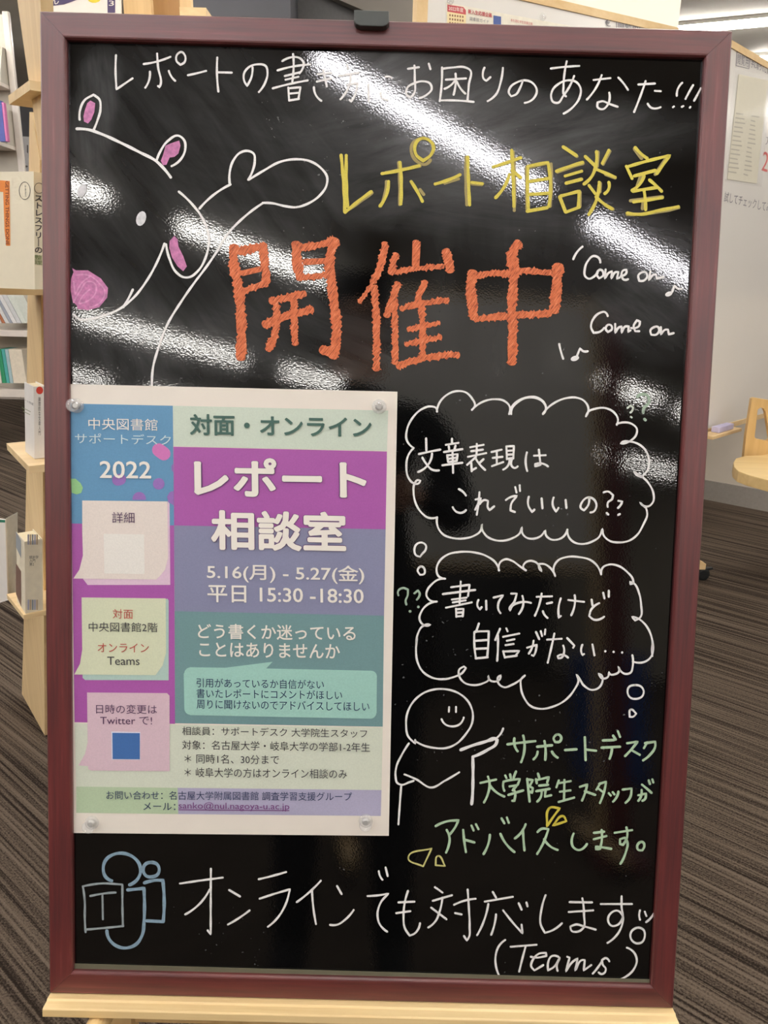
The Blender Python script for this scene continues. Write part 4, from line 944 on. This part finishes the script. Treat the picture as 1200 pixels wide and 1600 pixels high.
def fbook(px0, px1, ytop, ybot, c, label, Y=YS - .17, dz=.014, cat='book', name='book', th=.16, lean_=0.0, group='books on the steel shelf'):
    a, b = onY(px0, ybot, Y), onY(px1, ybot, Y); zt_ = onY(px0, ytop, Y)[2]
    a[2] += dz; b[2] += dz; h = zt_ - a[2]
    o = mesh(name, *prism([(a[0], Y, a[2]), (b[0], Y, a[2]), (b[0] - lean_ * h, Y, zt_), (a[0] - lean_ * h, Y, zt_)], (0, th, 0)), mat('cover_%d_%d_%d' % c, c, .45), bevel=.002)
    tag(o, label, cat, group); return o
fbook(-6, 9, 157, 225, (74, 86, 160), 'blue covered book with pink back on the steel shelf', th=.03)
fbook(9.2, 12.5, 160, 225, (206, 116, 168), 'pink edged book right of the blue book on the steel shelf', th=.03)
for k_, (x0_, x1_, c, l_) in enumerate(((-8, -2, (150, 150, 160), 'grey journal, leftmost of the leaning journals'), (-1.5, 3, (206, 202, 204), 'pale journal left of the orange one'), (3.6, 8.5, (170, 104, 70), 'orange brown journal among the leaning journals'),
                                     (9, 15, (216, 214, 214), 'white journal right of the orange brown one'), (15.5, 20, (160, 164, 176), 'blue grey journal in the leaning row'), (20.5, 27, (222, 220, 220), 'white journal near the end of the leaning row'),
                                     (27.5, 34, (206, 206, 208), 'light grey journal, second from the rack leg'), (34.6, 42, (214, 218, 210), 'pale journal beside the plywood leg'))):
    fbook(x0_ , x1_, 452 + k_ * 1.5, 508.5, c, l_, Y=YS - .20, lean_=.45, cat='journal', name='journal', group='leaning journals on the steel shelf')
for x0_, x1_, c, l_ in ((-6, 3.6, (224, 216, 206), 'cream box file in the lowest steel tray'), (4, 10, (52, 148, 104), 'green book in the lowest steel tray'), (10.5, 15.5, (84, 176, 170), 'turquoise book right of the green one'), (16, 21, (170, 196, 200), 'pale blue book in the lowest steel tray'), (21.5, 42, (232, 220, 200), 'cream box file beside the plywood leg')):
    fbook(x0_, x1_, 546, 602, c, l_, Y=YS - .21, lean_=.04, cat='box file' if 'box' in l_ else 'book', name='box_file' if 'box' in l_ else 'book')
# white notice hung behind the rack
nt = empty('notice', onY(39, 250, 4.95)); tag(nt, 'white notice hanging on the dark wall behind the plywood leg', 'notice')
mesh('sheet', *prism([onY(32, 213, 4.95), onY(50, 214, 4.95), onY(50, 300, 4.95), onY(32, 300, 4.95)], (0, .01, 0)), mat('notice_paper', (214, 214, 220), .5), nt)
wpoly('printed_mark', [(42, 226), (44, 227), (44, 240), (42, 238)], lambda x, y: onY(x, y, 4.945), pm('soft_ink', (110, 110, 110)), nt)
wpoly('printed_mark', disc(41, 260, 2.6, 1.6), lambda x, y: onY(x, y, 4.945), pm('soft_ink', (110, 110, 110)), nt)

# ================================================================ WHITEBOARD PARTITIONS (right)
m_wb = mat('whiteboard_enamel', (226, 222, 216), .22, var=.012, scale=3)
m_oak = wood('pale_oak', (214, 180, 128), (232, 204, 158), 0, 40, 3, .5)
def whiteboard(name, P, Q, z0, z1, label, toe=None, fl_=.22):
    """upright panel from P to Q (plan points), z0..z1"""
    P, Q = V(P[0], P[1], 0), V(Q[0], Q[1], 0); d = (Q - P); L = np.linalg.norm(d); d /= L; nrm = V(d[1], -d[0], 0)
    t = empty(name, (P + Q) / 2); tag(t, label, 'whiteboard')
    fr = .022
    mesh('writing_panel', *boxv(P + d * fr + V(0, 0, z0 + fr), d * (L - 2 * fr), -nrm * .012, (0, 0, z1 - z0 - 2 * fr)), m_wb, t)
    off = nrm * .004
    mesh('top_rail', *boxv(P + off + V(0, 0, z1 - fr), d * L, -nrm * .024, (0, 0, fr)), m_oak, t)
    mesh('bottom_rail', *boxv(P + off + V(0, 0, z0), d * L, -nrm * .024, (0, 0, fr)), m_oak, t)
    for s in (0, L - .034):
        mesh('post', *boxv(P + off + d * s + V(0, 0, .06), d * .034, -nrm * .024, (0, 0, z1 - .06 - fr)), m_oak, t)
        c = P + d * (s + .017) - nrm * .012
        if toe is not None and s == 0:                       # splayed foot ending on a braked caster
            tv = V(toe[0], toe[1], 0) - c; tl_ = np.linalg.norm(tv); tv /= tl_; sd_ = V(-tv[1], tv[0], 0)
            mesh('foot', *prism([c + sd_ * -.018 + V(0, 0, .05), c + tv * tl_ - sd_ * .018 + V(0, 0, .05), c + tv * tl_ - sd_ * .018 + V(0, 0, .075), c - sd_ * .018 + V(0, 0, .20)], sd_ * .036), m_oak, t, bevel=.003)
            q_ = c + tv * tl_
            vs_, fs_ = lathe([(.018, -.012), (.026, -.010), (.026, .010), (.018, .012)], 18)
            vs_ = [q_ + V(0, 0, .026) + tv * v[0] + V(0, 0, v[1]) + sd_ * v[2] for v in vs_]
            cs = mesh('caster', vs_, fs_, mat('black_rubber', (22, 24, 24), .5), t)
            mesh('brake_lever', *boxv(q_ + V(0, 0, .042) - sd_ * .008, V(.035, .0, .006), sd_ * .016, (0, 0, .008)), mat('black_rubber', (22, 24, 24), .5), cs)
            continue
        if toe is not None: continue
        mesh('foot', *boxv(c + nrm * fl_ - d * .02 + V(0, 0, .055), d * .04, -nrm * 2 * fl_, (0, 0, .035)), m_oak, t, bevel=.006)
        for k_ in (fl_ - .03, .03 - fl_):
            q_ = c + nrm * k_
            vs_, fs_ = lathe([(.018, -.01), (.026, -.008), (.026, .008), (.018, .01)], 18)
            vs_ = [q_ + V(0, 0, .026) + nrm * v[0] + V(0, 0, v[1]) + d * v[2] for v in vs_]
            cs = mesh('caster', vs_, fs_, mat('black_rubber', (22, 24, 24), .5), t)
            mesh('brake_lever', *boxv(q_ + V(0, 0, .045) - d * .008, d * .016, nrm * .05, (0, 0, .008)), mat('black_rubber', (22, 24, 24), .5), cs)
    n_ = nrm; cc = n_ @ (P + n_ * .0006)
    return t, (lambda x, y: onplane(x, y, n_, cc)), (lambda x, y: onplane(x, y, n_, cc + .0006)), nrm, P, d, L
# nearer panel, its right half visible beside the frame
P0 = V(1.155, 2.40); dC = V(.70, .71); dC /= np.linalg.norm(dC)
Pc = P0 - dC * .115; Qc = P0 + dC * 1.6
wC, mC, mC2, nC, _, _, _ = whiteboard('whiteboard', Pc, Qc, .56, 1.95, 'white board partition with pale wood edge at the right, with handwriting and a plastic sleeve', toe=(1.325, 2.37), fl_=.05)
wi = pm('grey_ink', (120, 116, 124)); wr = pm('red_marker_ink', (206, 96, 92))
wring2 = [(1151, 80), (1173, 86), (1170.5, 108), (1149.5, 103)]
def wframe(name, q, w_, mapper, c, parent):
    cx, cy = sum(p[0] for p in q) / 4, sum(p[1] for p in q) / 4
    o = q; i_ = [(p[0] + (cx - p[0]) * w_, p[1] + (cy - p[1]) * w_) for p in q]
    mesh(name, [mapper(*p) for p in o + i_], [(k_, (k_ + 1) % 4, 4 + (k_ + 1) % 4, 4 + k_) for k_ in range(4)], c, parent)
wframe('drawn_box', wring2, .09, mC, wi, wC)
wtext('閲覧用', (1153, 84), (1170.5, 89.5), (1151.5, 99.5), mC, wi, wC, name='handwriting')
wtext('手に取ってご覧下さい', (1175, 91), (1216, 108), (1173, 105), mC, wi, wC, .01, name='handwriting')
wtext('試してチェックしてみて', (1133, 299), (1212, 318), (1131, 315), mC, wi, wC, name='handwriting')
wtext('2', (1193, 236), (1202, 239), (1189.5, 266), mC, wr, wC, name='handwriting')
wtext('万', (1197, 214), (1206, 216), (1196, 226), mC, wi, wC, name='handwriting')
sl = empty('plastic_sleeve', mC(1165, 200)); tag(sl, 'clear plastic sleeve with a printed sheet hung on the right whiteboard', 'document')
mesh('sheet', *prism([mC2(x, y) for x, y in ((1154, 116), (1200, 126), (1182, 287), (1136, 280))], nC * .001), mat('aged_sheet', (222, 216, 196), .5, var=.02), sl)
def mS(x, y): return onplane(x, y, nC, nC @ V(Pc[0], Pc[1], 0) + .0028)
m_tx = pm('faint_ink', (186, 180, 164))
for k_ in range(14):
    y = 176 + k_ * 7; x = 1150 - k_ * .95
    wpoly('printed_line', [(x, y), (x + 12 + (k_ * 7) % 5, y + 2), (x + 12 + (k_ * 7) % 5, y + 4), (x, y + 2)], mS, m_tx, sl)
    wpoly('printed_line', [(x + 24, y + 4), (x + 36 - (k_ * 5) % 6, y + 6), (x + 36 - (k_ * 5) % 6, y + 8), (x + 24, y + 6)], mS, m_tx, sl)
t = NT('clear_film'); t.b.inputs['Alpha'].default_value = .10; t.b.inputs['Roughness'].default_value = .12
m_film = t.m
# crinkled film as a real surface
vs_, fs_ = [], []
for j in range(13):
    for i in range(7):
        u, v_ = i / 6, j / 12
        x = (1148 * (1 - u) + 1206 * u) * (1 - v_) + (1132 * (1 - u) + 1190 * u) * v_; y = (108 * (1 - u) + 120 * u) * (1 - v_) + (284 * (1 - u) + 292 * u) * v_
        vs_.append(onplane(x, y, nC, nC @ V(Pc[0], Pc[1], 0) + .006 + .0012 * random.random()))
fs_ = [(j * 7 + i, j * 7 + i + 1, (j + 1) * 7 + i + 1, (j + 1) * 7 + i) for j in range(12) for i in range(6)]
mesh('film', vs_, fs_, m_film, sl, smooth=True)
# tray with eraser under the nearer panel, left end seen beside the frame
tc = nC @ V(Pc[0], Pc[1], 0)
tp = [onplane(1085, 722, nC, tc + .01), onplane(1131, 707, nC, tc + .01)]
zt_ = .560
ta = V(tp[0][0], tp[0][1], zt_); tb_ = V(tp[1][0], tp[1][1], zt_)
mesh('pen_tray', *boxv(ta, (tb_ - ta) * V(1, 1, 0), nC * .06, (0, 0, .014)), m_oak, wC, bevel=.003)
er = mesh('eraser', *boxv(ta * .45 + tb_ * .55 + nC * .012 + V(0, 0, .0145) - (tb_ - ta) * .25, (tb_ - ta) * .5 * V(1, 1, 0), nC * .035, (0, 0, .024)), mat('lilac_felt', (196, 190, 222), .8), bevel=.004)
tag(er, 'lilac board eraser on the pen tray right of the blackboard', 'eraser')

# farther panel over the frame's top rail
Pb = V(.485, 2.05); Qb = V(.93, 2.28); dB = (Qb - Pb) / np.linalg.norm(Qb - Pb)
xL = onplane(650, 25, V(dB[1], -dB[0], 0), V(dB[1], -dB[0], 0) @ V(Pb[0], Pb[1], 0))
wB, mB, mB2, nB, _, _, _ = whiteboard('whiteboard', (xL[0], xL[1]), Pb + dB * .50, .62, 1.95, 'white board partition with a calendar and notes rising behind the top rail', fl_=.10)
sheet = empty('calendar_sheet', mB(760, 25)); tag(sheet, 'printed event sheet with a red and yellow calendar pinned behind the top rail', 'notice')
m_sh = mat('warm_paper', (230, 224, 208), .5)
mesh('sheet', *prism([mB(x, y) for x, y in ((697, 4), (1004, 62), (1004, 110), (697, 110))], nB * .0006), m_sh, sheet)
def mB3(x, y): return onplane(x, y, nB, nB @ V(Pb[0], Pb[1], 0) + .0018)
def mB4(x, y): return onplane(x, y, nB, nB @ V(Pb[0], Pb[1], 0) + .0024)
wpoly('red_heading', [(699, 7), (724, 11), (728, 16), (728, 23), (699, 18)], mB3, pm('crimson', (196, 80, 84)), sheet)
wpoly('yellow_grid', [(699, 18), (728, 23), (728, 60), (699, 60)], mB3, pm('sand', (240, 220, 170)), sheet)
wtext('2022年度', (701, 9), (724, 12.5), (701, 16), mB4, cw, sheet)
for r_ in range(4):
    for k_ in range(6):
        wpoly('calendar_day', [(702 + k_ * 4, 22 + k_ * .5 + r_ * 6), (704.2 + k_ * 4, 22.3 + k_ * .5 + r_ * 6), (704.2 + k_ * 4, 25.5 + k_ * .5 + r_ * 6), (702 + k_ * 4, 25.2 + k_ * .5 + r_ * 6)], mB4, pm('umber', (140, 100, 70)), sheet)
wtext('新入生応援企画', (731.5, 14), (768.5, 20.5), (731.5, 21), mB4, pm('brick_red', (190, 70, 80)), sheet, .02)
wtext('図書館ガイド', (734, 26), (764, 31), (734, 32), mB4, wi, sheet)
wpoly('blue_mark', [(771, 24), (783, 26), (783, 40), (771, 40)], mB4, pm('royal', (70, 90, 150)), sheet)
wtext('本を読む学生支援企画', (798, 29), (832, 35), (798, 33.5), mB4, pm('brick_red', (190, 70, 80)), sheet)
wtext('€', (946, 29), (955, 31), (945, 40), mB3, wi, wB, name='handwriting')
wframe('drawn_box', [(963, 31), (1000, 38), (1000, 52), (963, 46)], .05, mB3, wi, wB)
wtext('閲覧用', (966, 35), (997, 41), (966, 47), mB4, wi, wB, name='handwriting')
for (x, y, l_) in ((703, 1, 'at the left corner of the calendar sheet'), (847, 27, 'in the middle of the calendar sheet edge')):
    c = mB2(x, y); t = empty('clear_magnet', c); tag(t, 'tiny clear magnet ' + l_, 'magnet', 'magnets behind the top rail')
    vs_, fs_ = lathe([(.010, .0008), (.011, .003), (.007, .006), (.008, .010)], 16)
    dB3 = V(dB[0], dB[1], 0)
    mesh('knob', [c + dB3 * v[0] + V(0, 0, v[1]) + nB * v[2] for v in vs_], fs_, m_clear, t, smooth=True)
# tall pale panel behind both
YP = 3.3
tp_ = empty('tall_panel', (1.2, YP, 0)); tag(tp_, 'tall cream room divider behind the whiteboards', 'divider')
a, b = onY(676, 10, YP), onY(1062, 20, YP)
mesh('panel', *boxv((a[0] + .3, YP, .02), (b[0] - a[0] - .3, 0, 0), (0, .03, 0), (0, 0, 2.45)), mat('cream_panel', (226, 218, 204), .6, var=.02, scale=4), tp_)
mesh('base', *boxv((a[0] + .3, YP - .1, 0), (b[0] - a[0] - .3, 0, 0), (0, .2, 0), (0, 0, .02)), mat('steel_grey', (150, 150, 150), .4), tp_)

# ================================================================ PLYWOOD CHAIR (right edge)
ch_c = onz(1205, 735, .5)
chair = tag(empty('chair', (ch_c[0], ch_c[1], 0)), 'bent plywood chair with a slotted back at the right edge, on the carpet', 'chair')
m_seat = wood('seat_ply', (214, 182, 124), (236, 208, 152), 0, 30, 3, .4)
# seat outline in plan, from its visible edge
pl = [onz(x, y, .5) for x, y in ((1150, 716), (1146, 722), (1147, 729), (1154, 736), (1170, 742), (1200, 750), (1240, 760), (1275, 745), (1262, 716), (1220, 706), (1190, 711), (1165, 712))]
mesh('seat', *prism(pl, (0, 0, -.042)), m_seat, chair, bevel=.003)
YC = onz(1166, 711, .5)[1]
cb = V(*onz(1163, 706, .5)); 
bk = [(1161.5, 722), (1166, 680), (1175, 623), (1179, 621.5), (1240, 632), (1236, 730)]
hole = [(1179, 683), (1184, 640), (1188, 637), (1193, 638), (1196, 643), (1203, 686), (1199, 689), (1182, 686)]
Yb = YC + .03
ov = [onY(x, y, Yb) for x, y in bk]; hv = [onY(x, y, Yb) for x, y in hole]
# back board with slot: outer ring to hole ring via triangulation
bm = bmesh.new()
def ringv(pts_, dy): return [bm.verts.new(tuple(p + V(0, dy, 0))) for p in pts_]
for dy in (0, .02):
    o_, h_ = ringv(ov, dy), ringv(hv, dy)
    es = [bm.edges.new((o_[i], o_[(i + 1) % len(o_)])) for i in range(len(o_))] + [bm.edges.new((h_[i], h_[(i + 1) % len(h_)])) for i in range(len(h_))]
    bmesh.ops.triangle_fill(bm, use_beauty=True, edges=es)
    if dy == 0: o0, h0 = o_, h_
    else:
        for r0, r1 in ((o0, o_), (h0, h_)):
            for i in range(len(r0)): bm.faces.new((r0[i], r0[(i + 1) % len(r0)], r1[(i + 1) % len(r0)], r1[i]))
bmesh.ops.recalc_face_normals(bm, faces=bm.faces)
me = D.meshes.new('backrest'); bm.to_mesh(me); bm.free(); me.materials.append(wood('back_ply', (206, 166, 104), (226, 190, 130), 2, 40, 3, .4))
me.transform(WM[chair.name].inverted()); o = D.objects.new('backrest', me); COL.objects.link(o); o.parent = chair
cen = sum(pl) / len(pl)
for dx, dy in ((.23, -.0), (.33, -.01), (.23, .12), (.33, .12)):
    p = V(cen[0] + dx, cen[1] + dy, 0)
    mesh('leg', *prism([p + V(-.012, -.012, 0), p + V(.012, -.012, 0), p + V(.012, .012, 0), p + V(-.012, .012, 0)], V(-.13 if dx < .3 else -.06, -dy * .2 + .01, .457)), m_seat, chair)

# ================================================================ BEHIND THE PHOTOGRAPHER (seen mirrored in the board)
wD, _, _, _, _, _, _ = whiteboard('whiteboard', (.82, -2.02), (-.10, -1.92), 1.02, 2.06, 'white board partition behind the photographer, mirrored in the black glass')
m_redb = mat('red_brown_post', (110, 44, 46), .5)
rp = empty('red_post', (.86, -2.0, 0)); tag(rp, 'red brown upright post mirrored at the right of the black glass', 'post')
mesh('shaft', *boxv((.835, -2.03, .03), (.07, 0, 0), (0, .03, 0), (0, 0, 1.98)), m_redb, rp)
mesh('base', *boxv((.78, -2.12, 0), (.18, 0, 0), (0, .2, 0), (0, 0, .03)), m_redb, rp)
m_bc = mat('dark_bookcase', (46, 40, 36), .6); 
for k_ in range(3):
    bx = E1 * (1.2 + k_ * 1.25) + E2 * -5.2
    t = empty('bookcase', bx); tag(t, ('first', 'middle', 'last')[k_] + ' low dark bookcase of the row behind the photographer', 'bookcase', 'low dark bookcases behind the photographer')
    mesh('carcass', *join(boxv(bx, E1 * 1.2, -E2 * .02, (0, 0, 1.15)), boxv(bx, E1 * .02, E2 * .3, (0, 0, 1.15)), boxv(bx + E1 * 1.18, E1 * .02, E2 * .3, (0, 0, 1.15))), m_bc, t)
    for z in (.02, .4, .78, 1.13): mesh('shelf', *boxv(bx + E1 * .021 + V(0, 0, z), E1 * 1.158, E2 * .29, (0, 0, .02)), m_bc, t)
bb = empty('blue_box', (1.25, -3.6, 0)); tag(bb, 'blue crate standing on the floor behind the photographer, mirrored faintly', 'crate')
mesh('body', *boxv((1.1, -3.6, .0), (.32, 0, 0), (0, .3, 0), (0, 0, .62)), mat('blue_plastic', (40, 84, 160), .4), bb, bevel=.01)
mesh('lid', *boxv((1.09, -3.61, .621), (.34, 0, 0), (0, .32, 0), (0, 0, .03)), mat('blue_plastic', (40, 84, 160), .4), bb, bevel=.006)

# the photographer and the phone
def skin(name, pts, edges, root, material, parent, sub=1):
    """pts: {key: (x,y,z,r)}"""
    keys = list(pts); me = D.meshes.new(name)
    org = Vector(parent.location) if parent else Vector((0, 0, 0))
    me.from_pydata([Vector(pts[k][:3]) - org for k in keys], [(keys.index(a), keys.index(b)) for a, b in edges], [])
    ob = D.objects.new(name, me); COL.objects.link(ob)
    md = ob.modifiers.new('skin', 'SKIN'); md.use_smooth_shade = True
    for i, k in enumerate(keys):
        r = pts[k][3]; me.skin_vertices[0].data[i].radius = r if isinstance(r, tuple) else (r, r)
        me.skin_vertices[0].data[i].use_root = (k == root)
    s_ = ob.modifiers.new('sub', 'SUBSURF'); s_.levels = sub; s_.render_levels = sub
    dg = bpy.context.evaluated_depsgraph_get(); new = D.meshes.new_from_object(ob.evaluated_get(dg))
    D.objects.remove(ob); new.materials.clear(); new.materials.append(material)
    o = D.objects.new(name, new); COL.objects.link(o); o.parent = parent; return o
PX, PY = -.06, -1.06
man = empty('person', (PX, PY, 0)); tag(man, 'person in dark clothes holding up a phone, mirrored as a dark shape', 'person')
m_cl = mat('black_cloth', (20, 20, 24), .9); m_skin = mat('skin', (196, 150, 124), .5); m_hair = mat('black_hair', (18, 15, 14), .5)
S = {'pel': (PX, PY, .86, (.15, .11)), 'sp': (PX, PY, 1.06, (.135, .10)), 'ch': (PX, PY + .01, 1.24, (.165, .11)), 'nk': (PX, PY + .02, 1.37, (.075, .07)), 'nk2': (PX, PY + .03, 1.42, (.055, .055))}
Ed = [('pel', 'sp'), ('sp', 'ch'), ('ch', 'nk'), ('nk', 'nk2')]
camx, camy, camz = CAM
for s, n_ in ((-1, 'l'), (1, 'r')):
    S['h' + n_] = (PX + s * .10, PY, .80, .10); S['k' + n_] = (PX + s * .11, PY + .02, .45, .065); S['a' + n_] = (PX + s * .115, PY - .01, .09, .045); S['t' + n_] = (PX + s * .125, PY + .14, .035, .04)
    S['s' + n_] = (PX + s * .185, PY + .01, 1.32, .062); S['e' + n_] = (PX + s * .25, PY + .10, 1.06, .046); S['w' + n_] = (camx + s * .075, camy - .115, 1.085, .030)
    Ed += [('pel', 'h' + n_), ('h' + n_, 'k' + n_), ('k' + n_, 'a' + n_), ('a' + n_, 't' + n_), ('ch', 's' + n_), ('s' + n_, 'e' + n_), ('e' + n_, 'w' + n_)]
skin('body', S, Ed, 'pel', m_cl, man)
hd = {'a': (PX, PY + .035, 1.43, .052), 'b': (PX, PY + .06, 1.49, (.066, .072)), 'c': (PX, PY + .055, 1.55, (.074, .085)), 'd': (PX, PY + .05, 1.61, (.06, .07))}
skin('head', hd, [('a', 'b'), ('b', 'c'), ('c', 'd')], 'b', m_skin, man)
hr = {'a': (PX, PY + .005, 1.53, (.083, .085)), 'b': (PX, PY + .02, 1.60, (.085, .085)), 'c': (PX, PY + .035, 1.65, (.055, .06))}
skin('hair', hr, [('a', 'b'), ('b', 'c')], 'b', m_hair, man)
fy = PY + .06 + .075
skin('nose', {'a': (PX, fy - .01, 1.52, .008), 'b': (PX, fy + .012, 1.495, .011)}, [('a', 'b')], 'b', m_skin, man)
for s in (-1, 1):
    skin('eye', {'a': (PX + s * .030 - .006, fy + .0, 1.535, .007), 'b': (PX + s * .030 + .006, fy + .0, 1.535, .007)}, [('a', 'b')], 'a', mat('eye_dark', (30, 24, 22), .2), man)
    skin('ear', {'a': (PX + s * .08, PY + .045, 1.54, .014), 'b': (PX + s * .083, PY + .04, 1.505, .011)}, [('a', 'b')], 'a', m_skin, man)
skin('mouth', {'a': (PX - .022, fy - .004, 1.462, .006), 'b': (PX + .022, fy - .004, 1.462, .006)}, [('a', 'b')], 'a', mat('lips', (160, 96, 88), .5), man)
# phone in the photographer's hands, lens at the camera point
cd, cu_, cr = V(*(-RCW[:, 1])), V(*(-RCW[:, 1])), V(*RCW[:, 0])
cfwd = V(*RCW[:, 2]); cup = V(*(-RCW[:, 1]))
ph0 = CAM - cfwd * .016 - cr * .052 - cup * .122
phone = empty('phone', tuple(CAM - cfwd * .02)); tag(phone, 'dark smartphone held in the photographer\'s hands', 'phone')
mesh('phone_body', *boxv(ph0, cr * .071, cup * .146, cfwd * .008), mat('phone_dark', (28, 30, 34), .3), phone, bevel=.003)
mesh('screen', *boxv(ph0 + cr * .003 + cup * .004 - cfwd * .0006, cr * .065, cup * .138, cfwd * .0005), mat('screen_glass', (12, 12, 14), .1), phone)
for s, n_ in ((-1, 'left'), (1, 'right')):
    ed = ph0 + cup * .045 + (cr * .071 if s > 0 else 0)
    wr_ = V(camx + s * .075, camy - .115, 1.085)
    palm = ed + cr * s * .022 - cfwd * .012 - cup * .01
    Sx = {'w': tuple(wr_) + (.024,), 'p': tuple(palm - cup * .015) + ((.026, .015),), 'p2': tuple(palm + cup * .015) + ((.026, .014),)}
    E_ = [('w', 'p'), ('p', 'p2')]
    for k_, ln in enumerate((.026, .030, .028, .022)):
        b0_ = palm + cup * (.030 - k_ * .018); m0 = b0_ + cfwd * (.022) - cr * s * .006; t0_ = m0 + cfwd * .006 - cr * s * ln
        Sx[f'f{k_}'] = tuple(b0_) + (.0085,); Sx[f'g{k_}'] = tuple(m0) + (.008,); Sx[f'q{k_}'] = tuple(t0_ + cfwd * .006) + (.007,)
        E_ += [('p2' if k_ < 2 else 'p', f'f{k_}'), (f'f{k_}', f'g{k_}'), (f'g{k_}', f'q{k_}')]
    Sx['th'] = tuple(palm - cfwd * .004 - cr * s * .018 + cup * .012) + (.010,); Sx['tt'] = tuple(palm - cfwd * .004 - cr * s * .038 + cup * .026) + (.0085,)
    E_ += [('p', 'th'), ('th', 'tt')]
    skin(f'hand', Sx, E_, 'p', m_skin, man)
